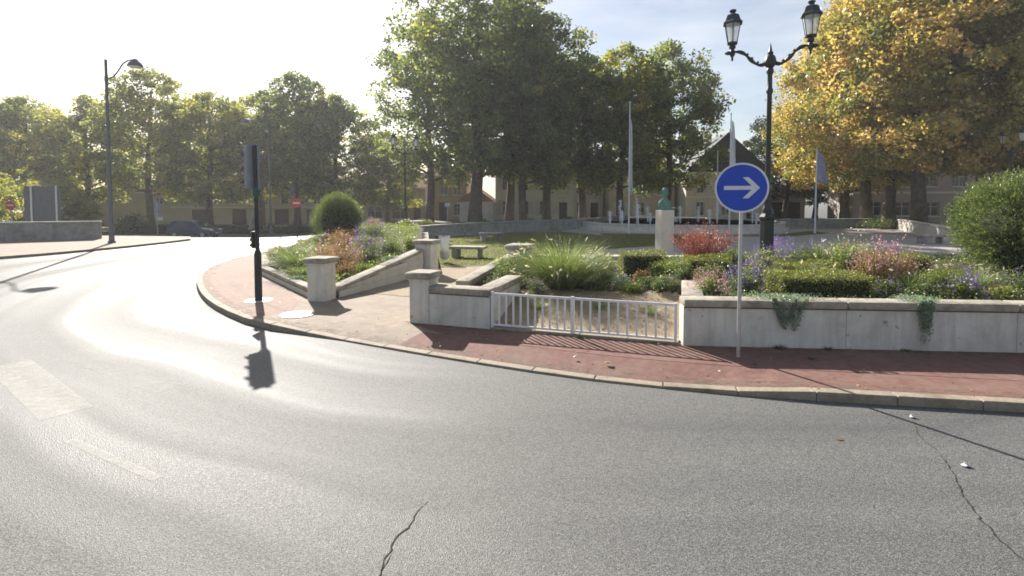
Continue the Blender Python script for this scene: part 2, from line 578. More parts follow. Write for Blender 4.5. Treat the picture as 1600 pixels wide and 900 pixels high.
# leaf colours
LM = dict(
    plane_green=leaf_mat('plane_leaf_green', [(0.0, (0.060, 0.085, 0.028)), (0.6, (0.135, 0.175, 0.052)), (0.9, (0.24, 0.26, 0.065)), (1.0, (0.36, 0.33, 0.07))], 0.55),
    plane_yellow=leaf_mat('plane_leaf_yellow_green', [(0.0, (0.10, 0.125, 0.035)), (0.5, (0.215, 0.235, 0.055)), (0.85, (0.34, 0.32, 0.065)), (1.0, (0.42, 0.33, 0.07))], 0.55),
    plane_orange=leaf_mat('plane_leaf_orange', [(0.0, (0.11, 0.14, 0.035)), (0.3, (0.24, 0.23, 0.06)), (0.7, (0.46, 0.335, 0.11)), (1.0, (0.60, 0.39, 0.16))], 0.5),
    dark_tree=leaf_mat('dark_leaf', [(0.0, (0.018, 0.032, 0.014)), (1.0, (0.055, 0.075, 0.030))], 0.3),
    grass=leaf_mat('grass_blade', [(0.0, (0.070, 0.115, 0.030)), (0.6, (0.155, 0.205, 0.065)), (1.0, (0.36, 0.34, 0.16))], 0.45),
    plume=leaf_mat('grass_plume', [(0.0, (0.50, 0.44, 0.32)), (1.0, (0.72, 0.67, 0.53))], 0.4),
    red=leaf_mat('red_leaf', [(0.0, (0.12, 0.045, 0.035)), (0.5, (0.24, 0.075, 0.06)), (1.0, (0.36, 0.19, 0.13))], 0.35, tint=(0.9, 0.7, 0.65)),
    russet=leaf_mat('russet_leaf', [(0.0, (0.10, 0.085, 0.035)), (0.4, (0.22, 0.135, 0.07)), (0.75, (0.32, 0.175, 0.115)), (0.88, (0.20, 0.20, 0.06)), (1.0, (0.16, 0.21, 0.05))], 0.45),
    bush=leaf_mat('bush_leaf', [(0.0, (0.040, 0.065, 0.022)), (0.6, (0.105, 0.145, 0.045)), (1.0, (0.22, 0.24, 0.075))], 0.42),
    fresh=leaf_mat('fresh_leaf', [(0.0, (0.07, 0.11, 0.025)), (0.6, (0.16, 0.21, 0.04)), (1.0, (0.30, 0.31, 0.07))], 0.45),
    box=leaf_mat('box_leaf', [(0.0, (0.07, 0.095, 0.02)), (0.6, (0.16, 0.18, 0.035)), (1.0, (0.29, 0.27, 0.05))], 0.42),
    sage=leaf_mat('sage_leaf', [(0.0, (0.13, 0.19, 0.13)), (1.0, (0.28, 0.36, 0.26))], 0.3),
    purple=leaf_mat('purple_petal', [(0.0, (0.10, 0.070, 0.18)), (1.0, (0.26, 0.20, 0.36))], 0.4, tint=(1, 0.9, 1.1)),
    pink=leaf_mat('pink_petal', [(0.0, (0.34, 0.14, 0.20)), (1.0, (0.58, 0.36, 0.40))], 0.4, tint=(1, 0.85, 0.9)),
    white=leaf_mat('white_petal', [(0.0, (0.62, 0.60, 0.52)), (1.0, (0.80, 0.78, 0.72))], 0.35),
    dry=leaf_mat('dry_leaf', [(0.0, (0.22, 0.12, 0.05)), (1.0, (0.42, 0.27, 0.12))], 0.25),
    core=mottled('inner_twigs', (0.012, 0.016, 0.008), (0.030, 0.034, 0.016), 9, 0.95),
)

# ------------------------------------------------------------------ ground
def sstep(a, b, x):
    t = np.clip((np.asarray(x, dtype=float) - a) / (b - a), 0, 1)
    return t * t * (3 - 2 * t)


def gz(x, y):
    """road level: the street falls away past the crossing"""
    return float(-1.2 * sstep(34, 56, y) * sstep(-13, -20, x))


def axis(lo, hi, fine_lo, fine_hi, step):
    a = list(np.arange(fine_lo, fine_hi + step, step))
    v, s = fine_lo, step
    while v > lo:
        s *= 1.5
        v -= s
        a.insert(0, v)
    v, s = fine_hi, step
    while v < hi:
        s *= 1.5
        v += s
        a.append(v)
    return a


xs, ys = axis(-230, 230, -60, 60, 2.0), axis(-30, 230, -10, 80, 2.0)
bm = bmesh.new()
gv = [[bm.verts.new((x, y, gz(x, y))) for x in xs] for y in ys]
for j in range(len(ys) - 1):
    for i in range(len(xs) - 1):
        bm.faces.new((gv[j][i], gv[j][i + 1], gv[j + 1][i + 1], gv[j + 1][i]))
g = MB()
g.bm.free()
g.bm = bm
road = g.build('road', MT['asphalt'], smooth=True)
tag(road, 'grey asphalt road curving round the planted corner', kind='structure')


def catmull(P, step=0.25):
    P = [np.array(p, dtype=float) for p in P]
    P = [2 * P[0] - P[1]] + P + [2 * P[-1] - P[-2]]
    out = []
    for i in range(1, len(P) - 2):
        n = max(2, int(np.linalg.norm(P[i + 1] - P[i]) / step))
        for k in range(n):
            t = k / n
            a, b, c, d = P[i - 1], P[i], P[i + 1], P[i + 2]
            out.append(0.5 * ((2 * b) + (-a + c) * t + (2 * a - 5 * b + 4 * c - d) * t * t + (-a + 3 * b - 3 * c + d) * t ** 3))
    out.append(P[-2])
    return np.array(out)


def normals_right(P):
    d = np.gradient(P, axis=0)
    d /= np.linalg.norm(d, axis=1, keepdims=True)
    return np.stack([d[:, 1], -d[:, 0]], axis=1)


def resample(P, step):
    s = np.concatenate([[0], np.cumsum(np.linalg.norm(np.diff(P, axis=0), axis=1))])
    n = int(s[-1] / step)
    t = np.linspace(0, s[-1], n + 1)
    return np.stack([np.interp(t, s, P[:, 0]), np.interp(t, s, P[:, 1])], axis=1)


KPTS = [(30, 2.6), (16, 5.0), (10.5, 5.85), (6.61, 6.5), (5.13, 6.74), (3.31, 7.06), (0.98, 7.76), (-1.71, 9.02), (-2.96, 9.70), (-4.46, 10.42),
        (-5.85, 11.2), (-8.11, 13.5), (-10.29, 16.6), (-11.7, 19.4), (-12.4, 22.4), (-12.5, 25.5), (-12.0, 30), (-11.0, 38), (-9.0, 48), (-4, 57)]
KC = resample(catmull(KPTS), 1.0)
KN = normals_right(KC)


def kerb_h(p):
    x = p[0]
    if p[1] > 12:
        return 0.125
    d = sstep(-5.2, -3.4, x) * (1 - sstep(2.6, 4.2, x))
    return 0.13 - 0.095 * float(d)


kerb = empty('kerb', label='pale granite kerb curving along the planted corner', cat=None)
kerb['kind'] = 'structure'
for i in range(len(KC) - 1):
    a, b = KC[i], KC[i + 1]
    t = (b - a) / np.linalg.norm(b - a)
    a2, b2 = a + t * 0.006, b - t * 0.006
    qa, qb = a2 + KN[i] * 0.17, b2 + KN[i + 1] * 0.17
    j = rnd.uniform(-0.004, 0.004)
    ha, hb = kerb_h(a) + j, kerb_h(b) + j
    m = MB()
    m.prism([a2, b2, qb, qa], -0.1, [ha, hb, hb + 0.004, ha + 0.004])
    es = [e for e in m.bm.edges if abs(e.verts[0].co.z - e.verts[1].co.z) < 0.1 and min(v.co.z for v in e.verts) > 0]
    bmesh.ops.bevel(m.bm, geom=es, offset=0.012, segments=2, affect='EDGES', profile=0.5)
    m.build('kerb_stone', MT['kerb'], kerb)

# pavement: sloping margin along the kerb + level inside
KF = resample(catmull(KPTS), 0.5)
NF = normals_right(KF)
k0, k1 = KF + NF * 0.168, KF + NF * 0.95
m = MB()
lo = [m.bm.verts.new((*p, kerb_h(KF[i]) - 0.004)) for i, p in enumerate(k0)]
hi = [m.bm.verts.new((*p, 0.12)) for p in k1]
for i in range(len(KF) - 1):
    f = m.bm.faces.new((lo[i], lo[i + 1], hi[i + 1], hi[i]))
    mx = KF[i][0]
    f.material_index = 1 if mx > -2.1 else (2 if mx < -5.4 and KF[i][1] < 24 else 0)
inner = hi + [m.bm.verts.new(p) for p in [(8, 62, 0.12), (50, 62, 0.12), (60, 40, 0.12), (60, 6, 0.12)]]
m.bm.faces.new(inner)
pav = m.build('pavement', [MT['pave'], MT['red_pave'], MT['pink_pave']], tri=True)
tag(pav, 'beige asphalt pavement and path into the square', kind='structure')

# red strip between kerb margin and the planter walls, pinkish patch round the corner
sel = [i for i in range(len(KF)) if KF[i][0] > -2.1 and KF[i][0] < 20]
wallline = [(-2.35, 11.0), (-0.4, 10.35), (3.05, 9.2), (8.78, 8.75), (20, 7.9)]
m = MB()
m.poly([(*k1[i], 0.124) for i in sel] + [(*p, 0.124) for p in wallline])
tag(m.build('red_pavement', MT['red_pave'], tri=True), 'worn red asphalt strip in front of the planter walls', kind='structure')
sel = [i for i in range(len(KF)) if KF[i][0] < -5.4 and KF[i][1] < 24]
m = MB()
m.poly([(*k1[i], 0.124) for i in sel] + [(-10.4, 24, 0.124), (-10.5, 21.4, 0.124), (-8.9, 17.7, 0.124), (-5.5, 13.2, 0.124)])
tag(m.build('corner_pavement', MT['pink_pave'], tri=True), 'pinkish asphalt pavement round the corner of the flower bed', kind='structure')

# far pavement on the bridge side
FP = [(-38, 14.5), (-27, 20.5), (-23.7, 23.6), (-22.3, 27.5), (-21.7, 31.5), (-21.7, 34.5)]
FC = resample(catmull(FP), 1.2)
FN = -normals_right(FC)
m = MB()
m.poly([(*(p + n * 0.16), 0.118) for p, n in zip(FC, FN)] + [(-23, 36.6, 0.118), (-30, 37.5, 0.118), (-50, 35, 0.118), (-52, 14, 0.118)])
tag(m.build('bridge_pavement', MT['pave'], tri=True), 'beige pavement beside the stone bridge parapet', kind='structure')
kerb2 = empty('bridge_kerb', label='pale kerb of the pavement beside the bridge parapet')
kerb2['kind'] = 'structure'
for i in range(len(FC) - 1):
    a, b = FC[i], FC[i + 1]
    t = (b - a) / np.linalg.norm(b - a)
    a2, b2 = a + t * 0.006, b - t * 0.006
    m = MB()
    m.prism([a2, b2, b2 + FN[i + 1] * 0.158, a2 + FN[i] * 0.158], -0.6, 0.125)
    m.build('kerb_stone', MT['kerb'], kerb2)

# lawn, plaza sheets
m = MB()
m.poly([(p[0], p[1], 0.128) for p in [(-3.0, 19.6), (-0.4, 20.6), (2.6, 22.5), (4.6, 27.0), (9.0, 29.6), (13.5, 31.0), (14.0, 35.8), (6.7, 37.4), (4.0, 42), (0, 40.8), (-4.2, 35.8), (-5.6, 31), (-4.3, 26), (-3.2, 21.5)]])
tag(m.build('lawn', MT['lawn'], tri=True), 'short lawn between the stone wall and the fountain', kind='structure')
m = MB()
m.poly([(p[0], p[1], 0.124) for p in [(0.6, 17.2), (16, 16.0), (34, 22), (40, 44), (30, 58), (10, 58), (4.0, 42.2), (6.8, 37.5), (14.1, 35.9), (13.6, 30.9), (9.1, 29.5), (4.7, 26.9), (2.7, 22.4), (-0.3, 20.5)]])
tag(m.build('plaza', MT['plaza'], tri=True), 'grey paved square around the fountain', kind='structure')
m = MB()
m.poly([(p[0], p[1], 0.132) for p in [(6.8, 37.6), (12, 36.4), (20, 36.6), (25, 40), (25, 43), (20, 38.6), (14, 37.9), (6.8, 39.8)]])
tag(m.build('lawn_strip', MT['lawn'], tri=True), 'narrow grass strip along the foot of the fountain', kind='structure')
m = MB()
m.poly([(p[0], p[1], 0.128) for p in [(-4.4, 14.5), (-1.6, 13.2), (-0.2, 16.9), (-0.4, 20.4), (-3.0, 19.5), (-3.2, 17.3)]])
tag(m.build('gravel_path', MT['gravel'], tri=True), 'sandy gravel path leading up to the lawn', kind='structure')

# sparse short grass on the lawn
n = 44000
P = np.stack([rng.uniform(-5.4, 14.0, n), rng.uniform(19.8, 41, n)], axis=1)


def inside(P, poly):
    poly = np.array(poly)
    r = np.zeros(len(P), bool)
    j = len(poly) - 1
    for i in range(len(poly)):
        a, b = poly[i], poly[j]
        c = ((a[1] > P[:, 1]) != (b[1] > P[:, 1])) & (P[:, 0] < (b[0] - a[0]) * (P[:, 1] - a[1]) / (b[1] - a[1] + 1e-12) + a[0])
        r ^= c
        j = i
    return r


P = P[inside(P, [(-3.0, 19.8), (-0.4, 20.8), (2.5, 22.7), (4.5, 27.2), (8.9, 29.8), (13.2, 31.2), (13.7, 35.6), (6.4, 37.4), (4.0, 41.4), (0, 40.2), (-4.0, 35.6), (-5.3, 31), (-4.1, 26), (-3.0, 21.5)])]
n = len(P)
B = np.concatenate([P, np.full((n, 1), 0.128)], axis=1)
D = unit(n) * 0.6
D[:, 2] = 1
D /= np.linalg.norm(D, axis=1, keepdims=True)
V, _ = blade_quads(B, D, rng.uniform(0.05, 0.12, n), 0.03, 0.5, 1)
o = mesh_obj('lawn_grass', quads_mesh('lawn_grass', V, rng.random(len(V)), LM['box']))
tag(o, 'short mown grass of the lawn', 'grass', kind='stuff')

# road markings and cracks: parts of the road
def sheet(name, pts, mat, z=0.004, parent=road):
    m = MB()
    m.poly([(p[0], p[1], z) for p in pts])
    return m.build(name, mat, parent)


def bar(name, a, b, w, mat):
    a, b = np.array(a), np.array(b)
    t = (b - a) / np.linalg.norm(b - a)
    n_ = np.array([-t[1], t[0]]) * w / 2
    return sheet(name, [a - n_, b - n_, b + n_, a + n_], mat)


bar('crossing_stripe', (-8.4, 8.45), (-5.72, 6.47), 0.54, MT['paint_a'])
bar('crossing_stripe', (-7.95, 9.1), (-4.95, 7.35), 0.46, MT['paint_b'])
bar('crossing_stripe', (-6.9, 10.6), (-3.75, 8.9), 0.46, MT['paint_b'])
bar('lane_dash', (-5.06, 5.74), (-3.49, 4.93), 0.10, MT['paint_a'])
bar('stop_line', (-8.75, 13.9), (-9.75, 14.1), 0.16, MT['paint_a'])


def crack(pts, w):
    m = MB()
    P = catmull(pts, 0.035)
    N_ = normals_right(P)
    off = np.cumsum(rng.normal(0, 0.009, len(P)))
    off -= np.linspace(off[0], off[-1], len(P))
    P = P + N_ * off[:, None]
    prev = None
    for i in range(len(P)):
        ww = w * (0.35 + 0.9 * rng.random()) * min(1, 4 * (i + 0.4) / len(P), 4 * (len(P) - i - 0.6) / len(P) + 0.25)
        q = [m.bm.verts.new((*(P[i] - N_[i] * ww / 2), 0.004)), m.bm.verts.new((*(P[i] + N_[i] * ww / 2), 0.004))]
        if prev:
            m.bm.faces.new((prev[0], prev[1], q[1], q[0]))
        prev = q
    return m.build('crack', MT['crack'], road)


crack([(-0.97, 3.3), (-0.95, 3.64), (-0.96, 3.98), (-0.88, 4.26), (-0.76, 4.55)], 0.016)
crack([(-0.93, 3.3), (-0.915, 3.64), (-0.94, 3.85)], 0.010)
crack([(3.70, 3.4), (3.84, 3.73), (4.06, 4.4), (4.44, 5.03), (4.62, 5.4)], 0.015)
crack([(4.62, 5.4), (4.75, 5.8), (4.91, 6.13)], 0.007)

# ------------------------------------------------------------------ walls, piers, planters
def wall_run(parent, p0, p1, z0, zt0, zt1, th, panel=2.8, cap_h=0.14, over=0.05, courses=0.0, mat='conc', capmat='cap', offset=0.0, stone=1.2):
    """a straight wall from p0 to p1 (its middle line), panels and cap stones as parts"""
    p0, p1 = np.array(p0, float), np.array(p1, float)
    L = np.linalg.norm(p1 - p0)
    t = (p1 - p0) / L
    n_ = np.array([-t[1], t[0]])
    mat4 = Matrix(((t[0], n_[0], 0, p0[0]), (t[1], n_[1], 0, p0[1]), (0, 0, 1, 0), (0, 0, 0, 1)))
    zt = lambda s: zt0 + (zt1 - zt0) * s / L
    k = max(1, round(L / panel))
    for i in range(k):
        a, b = L * i / k + 0.004, L * (i + 1) / k - 0.004
        if courses:
            z = z0
            c = 0
            while z < max(zt(a), zt(b)) - cap_h - 0.02:
                shift = (c % 2) * 0.5
                cuts = [a] + [x for x in np.arange(a + stone * (1 - shift * 0.9), b - 0.2, stone)] + [b]
                for u, v in zip(cuts[:-1], cuts[1:]):
                    ta, tb = min(z + courses, zt(u) - cap_h), min(z + courses, zt(v) - cap_h)
                    if max(ta, tb) < z + 0.03:
                        continue
                    ta, tb = max(ta, z + 0.01), max(tb, z + 0.01)
                    m = MB()
                    j = rnd.uniform(-0.006, 0.006)
                    g_ = 0.006
                    m.prism([(u + g_, -th / 2 - j), (v - g_, -th / 2 - j), (v - g_, th / 2), (u + g_, th / 2)], z + g_ * 0.5, [ta - g_ * 0.5, tb - g_ * 0.5, tb - g_ * 0.5, ta - g_ * 0.5], mat=mat4)
                    m.build('stone', MT[mat], parent)
                z += courses
                c += 1
            m = MB()
            m.prism([(a, -th / 2 + 0.02), (b, -th / 2 + 0.02), (b, th / 2 - 0.02), (a, th / 2 - 0.02)], z0 - 0.05, [max(z0, zt(a) - cap_h - 0.01), max(z0, zt(b) - cap_h - 0.01)] * 1 + [max(z0, zt(b) - cap_h - 0.01), max(z0, zt(a) - cap_h - 0.01)], mat=mat4)
            m.build('mortar_core', MT['stain'], parent)
        else:
            m = MB()
            m.prism([(a, -th / 2), (b, -th / 2), (b, th / 2), (a, th / 2)], z0 - 0.1, [zt(a) - cap_h, zt(b) - cap_h, zt(b) - cap_h, zt(a) - cap_h], mat=mat4)
            m.build('wall_panel', MT[mat], parent)
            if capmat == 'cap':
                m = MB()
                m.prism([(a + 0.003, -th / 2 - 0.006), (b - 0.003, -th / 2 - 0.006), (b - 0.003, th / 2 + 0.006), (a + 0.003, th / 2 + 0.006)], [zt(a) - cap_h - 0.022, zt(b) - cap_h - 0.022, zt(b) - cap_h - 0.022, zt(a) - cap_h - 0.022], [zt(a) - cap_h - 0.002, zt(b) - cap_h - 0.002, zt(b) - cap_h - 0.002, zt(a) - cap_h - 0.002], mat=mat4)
                m.build('cap_shade_line', MT['stain'], parent)  # dark strip imitating the shadow line below the cap overhang
        a, b = L * i / k + 0.003 - (offset if i == 0 else 0), L * (i + 1) / k - 0.003
        m = MB()
        w = th / 2 + over
        m.prism([(a, -w), (b, -w), (b, w), (a, w)], [zt(a) - cap_h + 0.002] * 1 + [zt(b) - cap_h + 0.002] * 2 + [zt(a) - cap_h + 0.002], [zt(a), zt(b), zt(b), zt(a)], mat=mat4)
        es = [e for e in m.bm.edges]
        bmesh.ops.bevel(m.bm, geom=es, offset=min(0.03, cap_h * 0.25), segments=2, affect='EDGES', profile=0.5)
        m.build('cap_stone', MT[capmat], parent, smooth=True)


def pier(c, w, ztop, rz, label, z0=0.12, rounded=False, cap=0.13, over=0.075):
    e = empty('gate_pier', (c[0], c[1], z0), rz, label, 'pier', 'stone piers of the square')
    h = ztop - z0
    m = MB()
    m.box((0, 0, (h - cap) / 2 - 0.05), (w, w, h - cap + 0.1), bev=0.07 if rounded else 0.012)
    m.build('shaft', MT['conc'], e)
    m = MB()
    m.box((0, 0, h - cap - 0.03), (w + 0.05, w + 0.05, 0.056), bev=0.02)
    m.build('neck_moulding', MT['conc'], e)
    m = MB()
    m.box((0, 0, h - cap / 2 + 0.001), (w + 2 * over, w + 2 * over, cap), bev=0.045 if rounded else 0.03)
    m.build('cap_stone', MT['cap'], e, smooth=True)
    return e


FD = np.array([0.9495, -0.3137])             # direction of the gate front
FB = np.array([0.3137, 0.9495])              # back from it
# long planter wall with the return beside the gate
w_ = empty('planter_wall', label='long pale concrete planter wall with stone cap and trailing plants', cat='wall')
c0 = np.array((3.08, 9.12))
wd = np.array((8.78 - 3.05, 8.68 - 9.12)); wd /= np.linalg.norm(wd)
wb = np.array((-wd[1], wd[0]))
a0 = c0 + wb * 0.15
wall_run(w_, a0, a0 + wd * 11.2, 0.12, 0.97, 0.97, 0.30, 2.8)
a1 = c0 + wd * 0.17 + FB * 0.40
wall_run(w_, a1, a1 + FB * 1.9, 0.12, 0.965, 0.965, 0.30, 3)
# short wall left of the gate
w_ = empty('planter_wall', label='short L-shaped pale concrete wall joined to the square pier beside the white fence', cat='wall')
b0 = np.array((-1.75, 10.72)) + FB * 0.15
b1 = np.array((-0.45, 10.29)) + FB * 0.15
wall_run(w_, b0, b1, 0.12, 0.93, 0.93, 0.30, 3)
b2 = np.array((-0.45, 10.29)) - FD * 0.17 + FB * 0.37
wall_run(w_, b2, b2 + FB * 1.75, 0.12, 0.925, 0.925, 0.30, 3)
GA = math.atan2(FD[1], FD[0])
pier((-1.90, 10.99), 0.46, 1.21, GA, 'square concrete pier at the end of the wall beside the white fence')
pier((-5.02, 13.42), 0.56, 1.24, R(-12), 'concrete pier with rounded cap at the tip of the flower bed', rounded=True)
pier((-3.02, 18.1), 0.60, 1.33, R(-18), 'concrete pier at the top of the sloping bed wall, beside the litter bag')
pier((0.28, 16.9), 0.70, 1.28, R(-18), 'low round-cornered pier behind the tall fountain grass', rounded=True, cap=0.16)
# sloping walls of the path
w_ = empty('sloping_wall', label='sloping stone wall rising along the path below the flower bed', cat='wall')
wall_run(w_, (-4.78, 13.72), (-3.22, 17.75), 0.12, 0.42, 1.05, 0.30, 2.1, cap_h=0.12, over=0.04, courses=0.2, mat='pale_stone')
w_ = empty('sloping_wall', label='sloping rough stone cap rising to the low round-cornered pier', cat='wall')
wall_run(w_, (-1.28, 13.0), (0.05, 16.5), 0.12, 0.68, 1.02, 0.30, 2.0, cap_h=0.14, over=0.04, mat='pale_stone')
# low rim of the corner bed
w_ = empty('bed_rim', label='low stone rim round the corner flower bed beside the traffic light', cat='wall')
BR = [(-5.25, 13.55), (-8.72, 17.95), (-10.35, 21.5), (-10.6, 25), (-9.6, 28.5), (-7.4, 29.9)]
for p, q in zip(BR[:-1], BR[1:]):
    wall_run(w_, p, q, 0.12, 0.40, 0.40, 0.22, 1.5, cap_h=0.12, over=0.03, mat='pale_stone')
w_ = empty('bed_wall', label='grey stone wall closing the corner bed behind the upper pier', cat='wall')
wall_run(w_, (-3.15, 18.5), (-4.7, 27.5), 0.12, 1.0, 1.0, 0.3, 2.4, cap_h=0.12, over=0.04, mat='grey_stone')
# wall behind the long planter
w_ = empty('bed_wall', label='low cream stone wall between the planter and the square', cat='wall')
wall_run(w_, (0.75, 16.85), (14.5, 16.0), 0.12, 0.93, 0.93, 0.34, 2.3, cap_h=0.12, over=0.05, mat='pale_stone', capmat='pale_stone')
# curved perimeter wall
w_ = empty('perimeter_wall', label='long curved grey stone wall behind the lawn', cat='wall')
PW = [(-9.0, 28.6), (-7.1, 31.2), (-5.2, 35.6), (-1.8, 39.6), (2.2, 43.2), (6.5, 46.4), (12, 54)]
for p, q in zip(PW[:-1], PW[1:]):
    wall_run(w_, p, q, 0.12, 1.03, 1.03, 0.4, 2.6, cap_h=0.13, over=0.06, courses=0.26, mat='grey_stone', capmat='grey_stone', stone=1.3)
w_ = empty('perimeter_wall', label='sunlit white stone wall with flat cap beyond the dome bush', cat='wall')
wall_run(w_, (27.2, 31.5), (35.5, 47.5), 0.12, 1.05, 1.05, 0.4, 3, cap_h=0.12, over=0.06, mat='conc', capmat='conc')
w_ = empty('perimeter_wall', label='shaded grey stone wall behind the flagpole with the dark banner', cat='wall')
for p, q in [((24.5, 47.0), (30, 47.6)), ((30, 47.6), (35.2, 48.2))]:
    wall_run(w_, p, q, 0.12, 1.0, 1.0, 0.4, 2.5, cap_h=0.12, over=0.05, courses=0.28, mat='grey_stone', capmat='grey_stone', stone=1.2)
# bridge parapet
w_ = empty('bridge_parapet', label='grey stone bridge parapet with rounded cap beside the road', cat='parapet')
for p, q in [((-46, 28.9), (-34, 31.0)), ((-34, 31.0), (-27.8, 34.6))]:
    wall_run(w_, p, q, 0.12, 1.36, 1.32, 0.45, 2.4, cap_h=0.16, over=0.06, courses=0.3, mat='grey_stone', capmat='grey_stone', stone=0.9)


def heightfield(name, poly, f, mat, label, step=0.16):
    poly = np.array(poly)
    x0, y0 = poly.min(0)
    x1, y1 = poly.max(0)
    X, Y = np.arange(x0, x1 + step, step), np.arange(y0, y1 + step, step)
    gx, gy = np.meshgrid(X, Y)
    P = np.stack([gx.ravel(), gy.ravel()], axis=1)
    ins = inside(P, poly).reshape(gx.shape)
    gz_ = np.vectorize(f)(gx, gy) + rng.normal(0, 0.008, gx.shape)
    m = MB()
    vs_ = {}

    def vv(j, i):
        if (j, i) not in vs_:
            vs_[(j, i)] = m.bm.verts.new((gx[j, i], gy[j, i], gz_[j, i]))
        return vs_[(j, i)]
    for j in range(len(Y) - 1):
        for i in range(len(X) - 1):
            if ins[j, i] and ins[j + 1, i] and ins[j, i + 1] and ins[j + 1, i + 1]:
                m.bm.faces.new((vv(j, i), vv(j, i + 1), vv(j + 1, i + 1), vv(j + 1, i)))
    return tag(m.build(name, mat, smooth=True), label, kind='structure')


def z_corner(x, y):
    d = (x + 5.35) * 0.795 + (y - 13.25) * 0.606
    return 0.30 + 0.95 * float(sstep(0.0, 7.0, d))


def z_front(x, y):
    return 0.86 + 0.22 * float(sstep(9.4, 13.0, y)) - 0.22 * float(sstep(14.5, 16.4, y))


def z_bay(x, y):
    s = (x + 0.45) * FB[0] + (y - 10.27) * FB[1]      # distance back from the fence
    return 0.13 + 0.38 * float(sstep(0.25, 2.3, s)) + 0.24 * float(sstep(2.3, 5.0, s))


def z_bed(x, y):
    """everything between the path and the far end of the long planter"""
    r = (x - 3.25) * FD[0] + (y - 9.12) * FD[1]        # right of the return wall
    s = (x - 3.25) * FB[0] + (y - 9.12) * FB[1]
    if r > 0:
        return z_front(x, y)
    t = float(sstep(1.9, 3.2, s)) * float(sstep(-1.6, 0.2, r))
    return z_bay(x, y) * (1 - t) + z_front(x, y) * t


heightfield('soil', [(-5.25, 13.6), (-4.78, 13.7), (-3.25, 17.7), (-3.15, 18.4), (-4.7, 27.5), (-7.3, 29.8), (-9.5, 28.4), (-10.55, 25), (-10.3, 21.5), (-8.7, 17.95)], z_corner, MT['soil'],
            'dark soil of the corner flower bed')
heightfield('soil', [(3.1, 9.3), (14.2, 8.4), (14.6, 16.0), (0.9, 16.85), (0.05, 16.5), (-1.28, 13.0), (-0.62, 10.5), (3.0, 9.3)], z_bed, MT['soil'],
            'dark soil of the long raised planter')
heightfield('gravel_bank', [(-0.72, 10.50), (3.05, 9.26), (3.28, 9.2), (4.0, 11.35), (2.9, 12.1), (1.6, 12.6), (0.2, 12.6), (-0.05, 12.3)], lambda x, y: z_bed(x, y) + 0.03, MT['gravel'], 'sandy gravel bank behind the white fence', step=0.12)

# stone edging under the fence
ed = empty('edging', label='low stone edging under the white fence')
ed['kind'] = 'structure'
for k in range(4):
    a_, b_ = np.array((-0.44, 10.27)) + FD * (0.91 * k + 0.004), np.array((-0.44, 10.27)) + FD * (0.91 * (k + 1) - 0.004)
    m = MB()
    m.prism([a_, b_, b_ + FB * 0.16, a_ + FB * 0.16], 0.05, 0.165 + rnd.uniform(-0.004, 0.004))
    bmesh.ops.bevel(m.bm, geom=m.bm.edges[:], offset=0.012, segments=1, affect='EDGES')
    m.build('edging_stone', MT['kerb'], ed)

# ------------------------------------------------------------------ white fence
fe = empty('metal_fence', label='low white metal railing of two panels closing the planter gap', cat='fence')
fz = [0.86, 0.865, 0.87]
fp = [np.array((2.97, 9.20)), np.array((1.17, 9.80)), np.array((-0.40, 10.32))]
for p, zt_, ww in zip(fp, fz, (0.05, 0.075, 0.05)):
    m = MB()
    m.box((p[0], p[1], (zt_ + 0.13) / 2), (ww, 0.05, zt_ - 0.13 + 0.04), GA, 0.006)
    m.build('post', MT['white'], fe)
for (p, q) in ((fp[2], fp[1]), (fp[1], fp[0])):
    d = q - p
    L = np.linalg.norm(d)
    t = d / L
    c = (p + q) / 2
    ang = math.atan2(t[1], t[0])
    for zz, hh in ((0.845, 0.045), (0.215, 0.04)):
        m = MB()
        m.box((c[0], c[1], zz), (L - 0.062, 0.036, hh), ang, 0.006)
        m.build('rail', MT['white'], fe)
    for k in range(10):
        s = L * (k + 1) / 11
        b = p + t * s
        m = MB()
        m.box((b[0] + rnd.uniform(-.003, .003), b[1], 0.53), (0.036, 0.022, 0.588), ang, 0.0, rx=0, ry=rnd.uniform(-0.008, 0.008))
        m.build('baluster', MT['white'], fe)

# ------------------------------------------------------------------ round arrow sign
sg = empty('road_sign', (3.78, 8.45, 0.124), R(-24), 'round blue road sign with white arrow on a steel pole', 'road sign')
m = MB()
m.tube([(0, 0, -0.1), (0.004, 0, 3.1)], 0.030, 14)
m.build('pole', MT['galv'], sg, smooth=True)
zc, rr = 2.82, 0.41
def disc(m, r, y0, y1, seg=48, c=(0, 0)):
    m.tube([(c[0], y0, zc + c[1]), (c[0], y1, zc + c[1])], r, seg)
m = MB(); disc(m, rr, -0.040, -0.058)
m.build('rim', MT['sign_white'], sg)
m = MB(); disc(m, rr - 0.032, -0.056, -0.0615)
pl = m.build('panel', MT['blue'], sg)
m = MB()
rot = Matrix.Translation((0, -0.0645, zc)) @ Matrix.Rotation(R(90), 4, 'X')
ar = [(-0.265, -0.030), (0.13, -0.030), (0.01, -0.155), (0.055, -0.200), (0.275, 0.0), (0.055, 0.200), (0.01, 0.155), (0.13, 0.030), (-0.265, 0.030)]
ar = [(-0.265, -0.032), (0.150, -0.032), (0.018, -0.172), (0.105, -0.172), (0.275, 0.0), (0.105, 0.172), (0.018, 0.172), (0.150, 0.032), (-0.265, 0.032)]
m.prism(ar, -0.002, 0.0035, mat=rot)
m.build('arrow', MT['sign_white'], pl)
for dz in (-0.2, 0.2):
    m = MB()
    m.box((0, -0.022, zc + dz), (0.16, 0.034, 0.03), bev=0.004)
    m.build('bracket', MT['galv'], sg)

